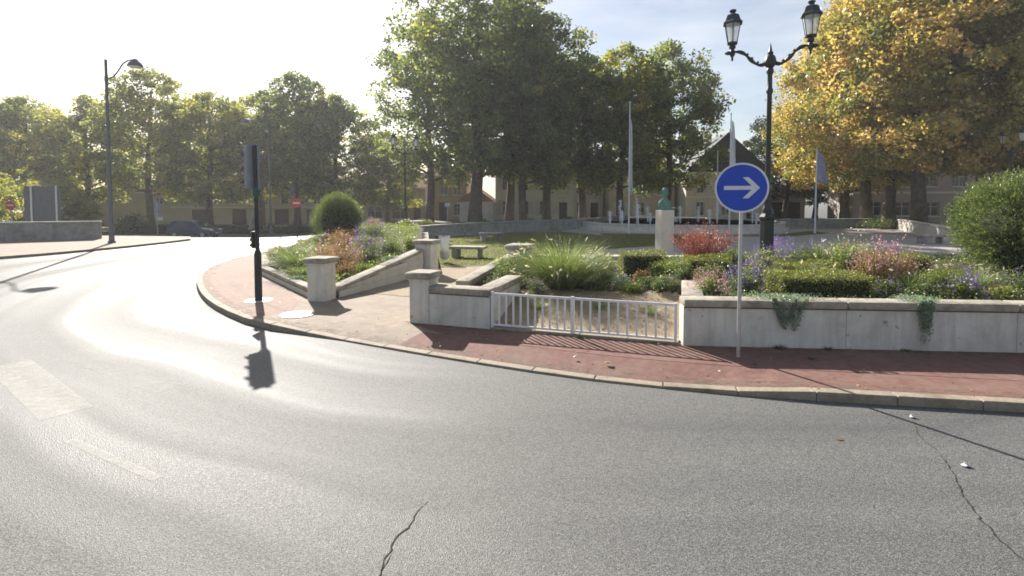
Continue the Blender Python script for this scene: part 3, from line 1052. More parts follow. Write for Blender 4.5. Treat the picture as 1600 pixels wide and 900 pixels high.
# ------------------------------------------------------------------ ornate double lantern
def make_lantern_lamp():
    e = empty('lantern_lamp')
    m = MB()
    m.box((0, 0, 0.05), (0.52, 0.52, 0.18), bev=0.03)
    m.lathe([(0.26, 0.13), (0.26, 0.2), (0.21, 0.28), (0.175, 0.33), (0.175, 1.15), (0.20, 1.19), (0.20, 1.24), (0.15, 1.30), (0.125, 1.34)], seg=8, rot=R(22.5))
    m.build('pedestal', MT['iron'], e)
    m = MB()
    m.lathe([(0.12, 1.32), (0.14, 1.40), (0.10, 1.50), (0.085, 1.62), (0.105, 1.66), (0.105, 1.70), (0.075, 1.76), (0.072, 1.9), (0.058, 4.45), (0.085, 4.50), (0.085, 4.56), (0.062, 4.62), (0.058, 4.95), (0.09, 5.02), (0.09, 5.08), (0.065, 5.14)], seg=14)
    m.build('column', MT['iron'], e, smooth=True)
    m = MB()
    m.lathe([(0.06, 5.12), (0.13, 5.20), (0.15, 5.30), (0.12, 5.42), (0.06, 5.48), (0.075, 5.52), (0.04, 5.57), (0.025, 5.68), (0.0, 5.80)], seg=14)
    m.build('finial', MT['iron'], e, smooth=True)
    for s in (-1, 1):
        m = MB()
        pts = [(s * x, 0, z) for x, z in [(0.08, 5.27), (0.22, 5.22), (0.36, 5.28), (0.50, 5.42), (0.62, 5.55), (0.76, 5.62), (0.92, 5.62), (1.06, 5.60)]]
        P = catmull([(p[0], p[2]) for p in pts], 0.04)
        m.tube([(p[0], 0, p[1]) for p in P], [0.042 + 0.012 * math.sin(i * 0.9) for i in range(len(P))], 8)
        m.lathe([(0.0, 5.38), (0.035, 5.42), (0.025, 5.48), (0.07, 5.56), (0.075, 5.64), (0.05, 5.69), (0.085, 5.74), (0.085, 5.79), (0.03, 5.80)], (s * 0.92, 0, 0), 10)
        m.lathe([(0.0, 5.57), (0.03, 5.585), (0.03, 5.62), (0.0, 5.635)], (s * 1.08, 0, 0), 8)
        for fx, fz in ((0.30, 5.30), (0.44, 5.42), (0.40, 5.33), (0.55, 5.53)):
            m.lathe([(0.0, -0.05), (0.045, 0), (0.0, 0.05)], (s * fx, 0, fz), 6)
        m.build('arm', MT['iron'], e, smooth=True)
        # lantern: tapered six-sided cage
        cx = s * 0.92
        zb, zt = 5.86, 6.36
        rb, rt = 0.125, 0.215
        m = MB()
        for k in range(6):
            a = R(60 * k + 30)
            m.tube([(cx + rb * math.cos(a), rb * math.sin(a), zb), (cx + rt * math.cos(a), rt * math.sin(a), zt)], 0.011, 5)
        m.lathe([(rb + 0.012, zb - 0.03), (rb + 0.02, zb), (rb + 0.012, zb + 0.02), (rb - 0.02, zb + 0.02), (rb - 0.02, zb - 0.03), (rb + 0.012, zb - 0.03)][:4], (cx, 0, 0), 6, rot=R(30))
        m.tube([(cx, 0, 5.78), (cx, 0, 5.87)], 0.03, 8)
        cage = m.build('lantern_cage', MT['iron'], e)
        m = MB()
        for k in range(6):
            a, b = R(60 * k + 30), R(60 * k + 90)
            q = 0.985
            m.poly([(cx + q * rb * math.cos(a), q * rb * math.sin(a), zb + 0.02), (cx + q * rb * math.cos(b), q * rb * math.sin(b), zb + 0.02), (cx + q * rt * math.cos(b), q * rt * math.sin(b), zt), (cx + q * rt * math.cos(a), q * rt * math.sin(a), zt)])
        m.build('glass', MT['glass'], cage)
        m = MB()
        m.lathe([(0.0, 5.87), (0.035, 5.89), (0.055, 6.0), (0.055, 6.2), (0.03, 6.28), (0, 6.30)], (cx, 0, 0), 10)
        m.build('bulb', MT['lamp_inner'], cage, smooth=True)
        m = MB()
        m.lathe([(0.215, 6.35), (0.27, 6.36), (0.262, 6.39), (0.21, 6.45), (0.165, 6.58), (0.12, 6.615), (0.07, 6.625), (0.06, 6.67), (0.095, 6.70), (0.095, 6.72), (0.05, 6.75), (0.0, 6.765)], (cx, 0, 0), 6, rot=R(30))
        m.build('lantern_roof', MT['iron'], e)
    return e


lamp = make_lantern_lamp()
LGRP = 'ornate double lantern lamps'
lamp.location = (6.75, 13.55, z_front(6.75, 13.55) - 0.02)
lamp.rotation_euler = (0, 0, R(-20))
tag(lamp, 'tall ornate iron lamp post with two lanterns behind the blue arrow sign', 'street lamp', LGRP)
c = copy_tree(lamp)
c.location = (-8.55, 41.0, 0.72); c.rotation_euler = (0, 0, R(38)); c.scale = (1.08,) * 3
c['label'] = 'ornate two-lantern iron lamp post behind the curved grey wall and flower bed'
c = copy_tree(lamp)
c.location = (34.0, 35.0, 0.3); c.rotation_euler = (0, 0, R(75)); c.scale = (1.08,) * 3
c['label'] = 'ornate lantern lamp post rising behind the green dome bush'

# ------------------------------------------------------------------ traffic light
tl = empty('traffic_light', (-6.62, 13.28, 0.124), R(-32), 'dark traffic light pole seen from behind on the pavement corner', 'traffic light')
m = MB()
m.lathe([(0.105, -0.05), (0.105, 0.02), (0.092, 0.05), (0.088, 1.22), (0.07, 1.28), (0.058, 1.31)], seg=16)
m.build('base', MT['dark'], tl, smooth=True)
m = MB()
m.tube([(0, 0, 1.25), (-0.035, 0, 4.02)], 0.052, 14)
m.build('pole', MT['dark'], tl, smooth=True)
def signal_head(parent, cx, z0, z1, w, d, n, mats, rz):
    """box head whose lenses look away to local -X"""
    h = z1 - z0
    m = MB()
    m.box((cx, 0.0, (z0 + z1) / 2), (d, w, h), 0, 0.02)
    hd = m.build('signal_head', MT['grey_plastic'] if n == 3 and h > 0.8 else MT['dark'], parent)
    for k in range(n):
        zz = z0 + h * (k + 0.5) / n
        rl = min(h / n, w) * 0.40
        m = MB()
        m.tube([(cx - d / 2 - 0.004, 0, zz), (cx - d / 2 - 0.014, 0, zz)], rl, 16)
        m.build('lens', mats[k], hd)
        m = MB()
        n0 = 10
        pr = None
        for j in range(n0 + 1):
            a = R(-25 + 230 * j / n0)
            q = [m.bm.verts.new((cx - d / 2 - 0.002, rl * 1.1 * math.cos(a), zz + rl * 1.1 * math.sin(a))), m.bm.verts.new((cx - d / 2 - rl * 1.1, rl * 1.08 * math.cos(a), zz + rl * 1.08 * math.sin(a) - 0.01))]
            if pr:
                m.bm.faces.new((pr[0], pr[1], q[1], q[0]))
            pr = q
        m.build('visor', MT['dark'], hd)
    return hd
hd = signal_head(tl, -0.22, 2.92, 4.02, 0.30, 0.16, 3, [MT['lens_green'], MT['lens_amber'], MT['lens_red']], 0)
m = MB()
m.box((-0.125, 0.0, 3.48), (0.016, 0.36, 1.16), bev=0.006)
m.build('backboard', MT['grey_plastic'], tl)
m = MB()
m.lathe([(0.0, 2.66), (0.07, 2.70), (0.09, 2.78), (0.085, 2.87), (0.05, 2.93), (0.0, 2.95)], (-0.02, 0, 0), 12)
m.build('bracket', MT['lens_green'], tl, smooth=True)
m = MB()
tr = Matrix.Translation((-0.085, 0, 1.80)) @ Matrix.Rotation(R(90), 4, 'Z') @ Matrix.Rotation(R(90), 4, 'X')
m.prism([(-0.24, 0.0), (0.24, 0.0), (0.0, 0.46)], -0.01, 0.01, mat=Matrix.Translation((-0.11, -0.03, 1.86)) @ Matrix.Rotation(R(122), 4, 'Z') @ Matrix.Rotation(R(90), 4, 'X'))
m.tube([(-0.10, 0.04, 2.0), (-0.02, 0, 2.0)], 0.015, 6)
m.build('warning_plate', MT['galv'], tl)
signal_head(tl, -0.135, 1.36, 1.80, 0.15, 0.10, 3, [MT['lens_green'], MT['lens_amber'], MT['lens_red']], 0)

# round covers on the pavement
def cover(c, r, label, z=0.128):
    e = empty('manhole_cover', (c[0], c[1], z), rnd.random(), label, 'manhole cover')
    m = MB(); m.tube([(0, 0, -0.03), (0, 0, 0.006)], r, 32)
    m.build('lid', MT['manhole'], e)
    m = MB()
    m.lathe([(r + 0.006, -0.03), (r + 0.045, -0.03), (r + 0.045, 0.004), (r + 0.006, 0.004)], seg=32)
    m.build('ring', MT['kerb'], e)
    return e
cover((-4.92, 11.62), 0.36, 'round pale manhole cover on the beige pavement')
m = MB()
m.tube([(-6.62, 13.28, 0.10), (-6.62, 13.28, 0.130)], 0.34, 28)
tag(m.build('concrete_footing', MT['manhole']), 'pale round concrete footing at the traffic light base', 'footing')

# ------------------------------------------------------------------ street lamps by the road
def make_street_lamp():
    e = empty('street_lamp')
    m = MB()
    m.lathe([(0.20, -0.05), (0.20, 0.10), (0.145, 0.16), (0.14, 1.25), (0.11, 1.4), (0.075, 11.0), (0.08, 11.02), (0.0, 11.08)], seg=14)
    m.build('pole', MT['lamp_grey'], e, smooth=True)
    m = MB()
    P = catmull([(0.05, 9.85), (0.45, 9.98), (0.85, 10.35), (1.15, 10.72), (1.55, 10.92), (1.9, 10.93)], 0.08)
    m.tube([(p[0], 0, p[1]) for p in P], 0.042, 8)
    m.tube([(0, 0, 9.7), (0, 0, 10.0)], 0.10, 10)
    m.build('arm', MT['lamp_grey'], e, smooth=True)
    m = MB()
    m.lathe([(0.0, 10.99), (0.12, 10.97), (0.16, 10.88), (0.30, 10.76), (0.37, 10.62), (0.38, 10.54), (0.0, 10.54)], (1.98, 0, 0), 18, sx=1.15)
    hd = m.build('lamp_head', MT['lamp_grey'], e, smooth=True)
    m = MB()
    m.lathe([(0.33, 10.535), (0.30, 10.48), (0.0, 10.45)], (1.98, 0, 0), 16, sx=1.1)
    m.build('diffuser', MT['lamp_inner'], hd, smooth=True)
    return e


sl = make_street_lamp()
sl.location = (-24.37, 31.1, 0.12); sl.rotation_euler = (0, 0, R(-8))
tag(sl, 'tall grey street lamp with swan-neck arm standing on the pavement by the parapet', 'street lamp', 'tall road lamps')
c = copy_tree(sl)
c.location = (-25.0, 53.0, gz(-25, 53)); c.rotation_euler = (0, 0, R(200)); c.scale = (1.1,) * 3
c['label'] = 'tall grey street lamp standing against the trees beyond the parked car'

# ------------------------------------------------------------------ fountain
FC0 = (15.4, 49.0)
fo = empty('fountain', (FC0[0], FC0[1], 0.124), label='round white stone fountain basin with a ring of water jets', cat='fountain')
RB = 9.6
m = MB()
prof = [(RB - 0.45, 0.30), (RB - 0.45, 0.66), (RB + 0.02, 0.66), (RB + 0.02, 0.56), (RB - 0.06, 0.54), (RB - 0.06, 0.20), (RB + 0.25, 0.18), (RB + 0.25, -0.05)]
m.lathe(prof, seg=72)
for f in [f for f in m.bm.faces if len(f.verts) > 4]:
    m.bm.faces.remove(f)
m.build('basin', MT['conc'], fo, smooth=True)
m = MB()
m.lathe([(0.001, 0.52), (RB - 0.44, 0.52)], seg=48)
m.build('water_surface', MT['pool'], fo)


def jet(x, y, h, w):
    """a rising column of broken water: narrow foot, lumpy head"""
    n = 420
    t = rng.random(n) ** 0.75
    rad = w * (0.10 + 0.85 * t * (1 - 0.6 * t)) * np.abs(rng.normal(0, 0.55, n))
    a = rng.random(n) * 6.283
    P = np.stack([x + rad * np.cos(a), y + rad * np.sin(a), 0.5 + t * h], axis=1)
    V = leaf_quads(P, 0.085, 0.5, out=np.tile([0, 0, 1.0], (n, 1)), outw=0.75)
    ob = mesh_obj('water_jet', quads_mesh('water_jet', V, rng.random(n), MT['water']), fo)
    ob['kind'] = 'stuff'
    m = MB()
    m.tube([(x, y, 0.45), (x + 0.02, y, 0.5 + h * 0.4), (x, y, 0.5 + h * 0.75), (x, y, 0.5 + h)], [w * 0.05, w * 0.09, w * 0.08, 0.01], 7)
    m.build('water_column', MT['water'], ob, smooth=True)


for px, D, h in [(953, 43.5, 1.05), (969, 47, 1.9), (972, 43, 1.1), (995, 45, 2.1), (997, 43, 1.6), (1012, 49, 1.3), (1016, 44, 0.9), (1063, 46, 1.4), (1091, 48, 1.3), (1109, 44, 1.2), (1121, 46, 1.7), (1176, 46, 1.35), (1182, 44, 0.9), (1205, 47, 1.1)]:
    X = (px - 800) / 800 * D
    jet(X - FC0[0], D - FC0[1], h * 1.1, 0.55)
m = MB()
m.lathe([(0.5, 0.4), (0.5, 0.75), (0.35, 0.85), (0.18, 0.95), (0.14, 1.7), (0.3, 1.8), (0.2, 1.9), (0.0, 1.95)], seg=14)
m.build('centrepiece', MT['pale_stone'], fo, smooth=True)

# ------------------------------------------------------------------ flagpoles with limp banners
def flagpole(x, y, h, z0, fz, fl, label, dark=False, fw=0.55):
    e = empty('flagpole', (x, y, z0), rnd.uniform(-0.4, 0.4), label, 'flagpole', 'flagpoles round the fountain')
    m = MB()
    m.lathe([(0.09, -0.05), (0.09, 0.05), (0.065, 0.07), (0.06, h * 0.5), (0.04, h), (0.07, h + 0.02), (0.07, h + 0.06), (0.0, h + 0.1)], seg=10)
    m.build('pole', MT['sign_white'], e, smooth=True)
    if fl:
        m = MB()
        nx, nz = 7, 12
        vv = []
        for j in range(nz + 1):
            row = []
            for i in range(nx + 1):
                u, w = i / nx, j / nz
                yy = 0.10 * math.sin(u * 9 + w * 2.0) * (0.3 + 0.7 * u)
                row.append(m.bm.verts.new((0.06 + u * fw * (0.55 + 0.45 * w) + 0.02 * math.sin(w * 7), yy, fz - fl * w - 0.35 * u * fl * 0.25)))
            vv.append(row)
        for j in range(nz):
            for i in range(nx):
                m.bm.faces.new((vv[j][i], vv[j][i + 1], vv[j + 1][i + 1], vv[j + 1][i]))
        bn = m.build('banner', MT['banner_blue'] if dark else MT['flag'], e, smooth=True)
        sm = bn.modifiers.new('thickness', 'SOLIDIFY'); sm.thickness = 0.006
    return e


MT['banner_blue'] = mottled('faded_blue_banner', (0.20, 0.20, 0.30), (0.36, 0.36, 0.46), 2, 0.85)
flagpole(9.2, 40.3, 10.2, 0.12, 9.0, 5.6, 'tall white flagpole with a long limp white banner in front of the trees', fw=0.22)
flagpole(16.35, 38.5, 9.0, 0.12, 8.6, 4.0, 'white flagpole with furled pale banner beside the blue arrow sign', fw=0.36)
flagpole(20.2, 50.5, 7.4, 0.12, 0, 0, 'thin bare white flagpole between the house and the banner')
flagpole(23.7, 40.0, 6.6, 0.12, 6.3, 2.3, 'white flagpole with faded blue banner below the orange tree', True, fw=0.8)

# ------------------------------------------------------------------ bust on a pedestal
bu = empty('bust_monument', (6.92, 23.2, 0.124), R(12), 'green bronze bust on a tall pale stone pedestal', 'statue')
m = MB()
m.box((0, 0, 0.10), (0.86, 0.80, 0.30), bev=0.02)
m.build('plinth', MT['pale_stone'], bu)
m = MB()
m.prism([(-0.31, -0.29), (0.31, -0.29), (0.31, 0.29), (-0.31, 0.29)], 0.24, 2.16)
bmesh.ops.bevel(m.bm, geom=m.bm.edges[:], offset=0.015, segments=1, affect='EDGES')
m.build('pedestal', MT['pale_stone'], bu)
# bust: one continuous surface of stacked rings (x half width, y half depth, y shift, z)
rings = [(0.27, 0.20, 0.0, 2.155), (0.30, 0.215, 0.0, 2.24), (0.315, 0.20, 0.0, 2.36), (0.31, 0.19, 0.01, 2.48), (0.25, 0.165, 0.015, 2.58), (0.15, 0.125, 0.01, 2.64), (0.095, 0.105, 0.0, 2.70),
         (0.092, 0.105, -0.005, 2.76), (0.105, 0.135, -0.02, 2.80), (0.122, 0.150, -0.03, 2.86), (0.130, 0.155, -0.022, 2.93), (0.135, 0.160, -0.012, 3.0), (0.132, 0.160, 0.0, 3.07), (0.105, 0.130, 0.01, 3.13), (0.055, 0.07, 0.012, 3.165), (0.01, 0.01, 0.012, 3.175)]
m = MB()
seg = 20
pr = None
for (a, b, sy, z) in rings:
    row = []
    for k in range(seg):
        th = 2 * math.pi * k / seg
        x, y = a * math.cos(th), sy + b * math.sin(th)
        fr = max(0, -math.sin(th)) ** 10
        if 2.88 < z < 2.96:
            y -= 0.035 * fr                 # nose
        if 2.97 < z < 3.02:
            y += 0.02 * max(0, -math.sin(th)) ** 2 * (1 - fr)   # eye hollows
        if 2.79 < z < 2.88:
            y -= 0.015 * fr                 # beard and chin
        row.append(m.bm.verts.new((x, y, z)))
    if pr:
        for k in range(seg):
            m.bm.faces.new((pr[k], pr[(k + 1) % seg], row[(k + 1) % seg], row[k]))
    else:
        m.bm.faces.new(row[::-1])
    pr = row
m.bm.faces.new(pr)
for s in (-1, 1):
    m.lathe([(0.0, -0.035), (0.02, -0.01), (0.022, 0.02), (0.0, 0.04)], (s * 0.134, -0.01, 2.95), 6)
m.build('bust', MT['bronze'], bu, smooth=True)

# ------------------------------------------------------------------ benches, litter bag
def bench(c, L, w, rz, label):
    e = empty('stone_bench', (c[0], c[1], 0.128), rz, label, 'bench', 'stone slab benches')
    m = MB(); m.box((0, 0, 0.46), (L, w, 0.11), bev=0.012)
    m.build('seat', MT['cap'], e)
    m = MB(); m.box((-L * 0.36, 0, 0.19), (L * 0.16, w * 0.8, 0.428), bev=0.01)
    m.build('leg', MT['grey_stone'], e)
    m = MB(); m.box((L * 0.34, 0, 0.19), (0.10, w * 0.7, 0.428), bev=0.01)
    m.build('leg', MT['grey_stone'], e)
    return e


bench((-1.98, 23.2), 1.62, 0.75, R(-12), 'slab stone bench on the sunny grass beside the litter bag')
bench((-1.35, 33.0), 1.5, 0.6, R(18), 'slab stone bench in the tree shade before the curved wall')
bench((25.1, 30.6), 1.6, 0.6, R(5), 'slab stone bench before the sunlit white wall')
bn = empty('litter_bag', (-2.84, 21.3, 0.128), 0, 'clear plastic litter bag hanging from a dark post beside the pier', 'litter bin')
m = MB(); m.tube([(-0.30, 0, -0.1), (-0.30, 0, 1.14)], 0.035, 10)
m.build('post', MT['dark'], bn, smooth=True)
m = MB()
m.tube([(-0.28, 0, 1.10), (-0.2, 0, 1.10)], 0.015, 6)
m.tube([(0.22 * math.cos(a) + 0.02, 0.22 * math.sin(a), 1.10) for a in np.linspace(0, 2 * math.pi, 25)], 0.014, 6)
m.build('ring', MT['dark'], bn)
m = MB()
prof = [(0.235, 1.13), (0.24, 1.06), (0.22, 0.95), (0.19, 0.75), (0.185, 0.5), (0.19, 0.28), (0.16, 0.16), (0.05, 0.12)]
m.lathe(prof, (0.02, 0, 0), 22)
for f in [f for f in m.bm.faces if len(f.verts) > 4]:
    if f.calc_center_median().z > 1:
        m.bm.faces.remove(f)
for v in m.bm.verts:
    a = math.atan2(v.co.y, v.co.x - 0.02)
    k = 1 + 0.07 * math.sin(a * 5 + v.co.z * 6) + rnd.uniform(-0.03, 0.03)
    v.co.x = 0.02 + (v.co.x - 0.02) * k
    v.co.y *= k
m.build('bag', MT['bag'], bn, smooth=True)
m = MB()
m.lathe([(0.05, 0.14), (0.15, 0.18), (0.175, 0.3), (0.17, 0.45), (0.10, 0.54), (0.0, 0.56)], (0.02, 0, 0), 12)
for v in m.bm.verts:
    v.co += Vector((rnd.uniform(-.02, .02), rnd.uniform(-.02, .02), rnd.uniform(-.03, .03)))
m.build('rubbish', MT['rubbish'], bn)

# ------------------------------------------------------------------ traffic signs in the distance
def sign_post(name, loc, label, build):
    e = empty(name, loc, 0, label, 'road sign')
    build(e)
    return e


def no_entry(e):
    m = MB(); m.tube([(0, 0, -0.1), (0, 0, 3.0)], 0.05, 8); m.build('pole', MT['dark'], e)
    m = MB(); m.tube([(0, -0.055, 2.55), (0, -0.075, 2.55)], 0.36, 24); d = m.build('panel', MT['red'], e)
    m = MB(); m.box((0, -0.078, 2.55), (0.52, 0.008, 0.13)); m.build('bar', MT['sign_white'], d)
    m = MB(); m.box((-0.30, -0.04, 3.45), (0.34, 0.03, 0.75), bev=0.01); m.build('side_panel', MT['sign_back'], e)
    m = MB(); m.tube([(0, 0, 2.9), (0, 0, 3.85)], 0.04, 8); m.build('pole_top', MT['dark'], e)


sign_post('road_sign', (-16.1, 38.3, gz(-16.1, 38.3)), 'round red no entry sign on dark pole beside the dome-shaped bush', no_entry)


def no_entry_plain(e):
    m = MB(); m.tube([(0, 0, -0.1), (0, 0, 2.6)], 0.05, 8); m.build('pole', MT['galv'], e)
    m = MB(); m.tube([(0, -0.055, 2.3), (0, -0.075, 2.3)], 0.36, 24); d = m.build('panel', MT['red'], e)
    m = MB(); m.box((0, -0.078, 2.3), (0.52, 0.008, 0.13)); m.build('bar', MT['sign_white'], d)


sign_post('road_sign', (-39.6, 40.5, 0.0), 'round red no entry sign in front of the yellow tree behind the parapet', no_entry_plain)


def board(e):
    for x in (-0.42, 1.0):
        m = MB(); m.box((x, -0.06, 1.8), (0.11, 0.09, 3.9), bev=0.01); m.build('post', MT['galv'], e)
    m = MB(); m.box((0.2, 0.0, 2.45), (2.1, 0.03, 2.5), bev=0.008); m.build('panel', MT['sign_back'], e)
    for z in (1.6, 3.3):
        m = MB(); m.box((0.2, -0.025, z), (2.05, 0.018, 0.06)); m.build('stiffener', MT['sign_back'], e)


o = sign_post('direction_board', (-33.4, 36.2, 0.0), 'large grey back of a direction board on two steel posts behind the parapet', board)
o.rotation_euler = (0, 0, R(20))


def small_plate(e):
    m = MB(); m.tube([(0, 0, -0.1), (0, 0, 3.4)], 0.045, 8); m.build('pole', MT['galv'], e)
    m = MB(); m.box((0, 0.05, 2.95), (0.55, 0.03, 1.1), bev=0.01); m.build('panel', MT['grey_plastic'], e)
    m = MB(); m.box((0.25, -0.06, 1.85), (0.45, 0.03, 0.32), bev=0.01); m.build('plate', MT['sign_white'], e)


o = sign_post('road_sign', (-34.8, 50.2, gz(-34, 50)), 'grey parking plate on a thin pole near the dark parked car', small_plate)
o.rotation_euler = (0, 0, R(15))


def yield_like(e):
    m = MB(); m.tube([(0, 0, -0.1), (0, 0, 2.3)], 0.04, 8); m.build('pole', MT['galv'], e)
    m = MB(); m.box((0, -0.05, 2.15), (0.5, 0.02, 0.32), bev=0.01); m.build('plate', MT['galv'], e)


sign_post('road_sign', (-6.05, 48.0, 0.12), 'small pale plate on a thin post behind the curved grey wall', yield_like)

# ------------------------------------------------------------------ car
def make_car():
    e = empty('parked_car')
    # side profile (x forward) bottom to top stations: lower body, then cabin
    body = [(-2.05, 0.42), (-2.10, 0.75), (-2.04, 1.02), (-1.2, 1.05), (0.75, 1.02), (1.15, 0.98), (1.85, 0.86), (2.08, 0.70), (2.12, 0.45), (2.0, 0.30), (-1.9, 0.30)]
    m = MB()
    def loft(m, prof, hw_bottom, hw_top, zlo, zhi):
        rows = []
        for s in (-1, -0.86, 0.86, 1):
            row = []
            for x, z in prof:
                t = (z - zlo) / (zhi - zlo)
                hw = hw_bottom + (hw_top - hw_bottom) * t
                sh = 0.94 if abs(s) == 1 else 1.0
                row.append(m.bm.verts.new((x * (1.0 if abs(s) < 1 else 0.985), s * hw, z if abs(s) < 1 else zlo + (z - zlo) * sh)))
            rows.append(row)
        n = len(prof)
        for a, b in zip(rows[:-1], rows[1:]):
            for k in range(n):
                m.bm.faces.new((a[k], a[(k + 1) % n], b[(k + 1) % n], b[k]))
        m.bm.faces.new(rows[0][::-1]); m.bm.faces.new(rows[-1])
    loft(m, body, 0.90, 0.88, 0.30, 1.05)
    b = m.build('body', MT['car'], e, smooth=True)
    cab = [(-2.0, 1.0), (-1.78, 1.50), (-1.5, 1.60), (0.05, 1.62), (0.35, 1.55), (1.18, 0.97)]
    m = MB(); loft(m, cab, 0.86, 0.66, 1.0, 1.62)
    m.build('cabin', MT['car'], e, smooth=True)
    for s in (-1, 1):
        for poly in ([(-1.72, 1.07), (-1.60, 1.46), (-0.95, 1.50), (-0.95, 1.07)], [(-0.88, 1.07), (-0.88, 1.50), (-0.12, 1.51), (-0.05, 1.07)], [(0.02, 1.07), (-0.04, 1.51), (0.25, 1.46), (0.85, 1.07)]):
            m = MB()
            pts = [(x, s * (0.86 - 0.20 * (z - 1.0) / 0.62 + 0.006), z) for x, z in poly]
            m.poly(pts)
            m.build('side_window', MT['car_glass'], e)
        m = MB(); m.box((2.0, s * 0.62, 0.76), (0.16, 0.34, 0.16), bev=0.03); m.build('headlight', MT['headlight'], e)
        m = MB(); m.box((-2.04, s * 0.74, 0.92), (0.10, 0.16, 0.30), bev=0.02); m.build('tail_light', MT['red'], e)
        m = MB(); m.box((0.72, s * 0.98, 1.08), (0.12, 0.20, 0.13), bev=0.03); m.build('mirror', MT['car'], e)
        for x in (-1.3, 1.32):
            m = MB(); m.tube([(x, s * 0.70, 0.32), (x, s * 0.91, 0.32)], 0.325, 20); w = m.build('wheel', MT['tyre'], e)
            m = MB(); m.tube([(x, s * 0.905, 0.32), (x, s * 0.922, 0.32)], 0.205, 12); m.build('rim', MT['alloy'], w)
    m = MB()
    m.poly([(0.42, -0.62, 1.53), (0.42, 0.62, 1.53), (1.12, 0.74, 1.04), (1.12, -0.74, 1.04)])
    m.build('windscreen', MT['car_glass'], e)
    m = MB()
    m.poly([(-1.82, -0.62, 1.47), (-1.82, 0.62, 1.47), (-2.0, 0.74, 1.08), (-2.0, -0.74, 1.08)])
    m.build('rear_window', MT['car_glass'], e)
    m = MB(); m.box((2.09, 0, 0.50), (0.06, 0.50, 0.11)); m.build('number_plate', MT['sign_white'], e)
    m = MB(); m.box((2.07, 0, 0.66), (0.06, 0.8, 0.10)); m.build('grille', MT['dark'], e)
    return e


car = make_car()
car.location = (-28.9, 46.6, gz(-28.9, 46.6)); car.rotation_euler = (R(0), 0, R(-4))
tag(car, 'dark blue people carrier parked on the road in front of the trees', 'car')

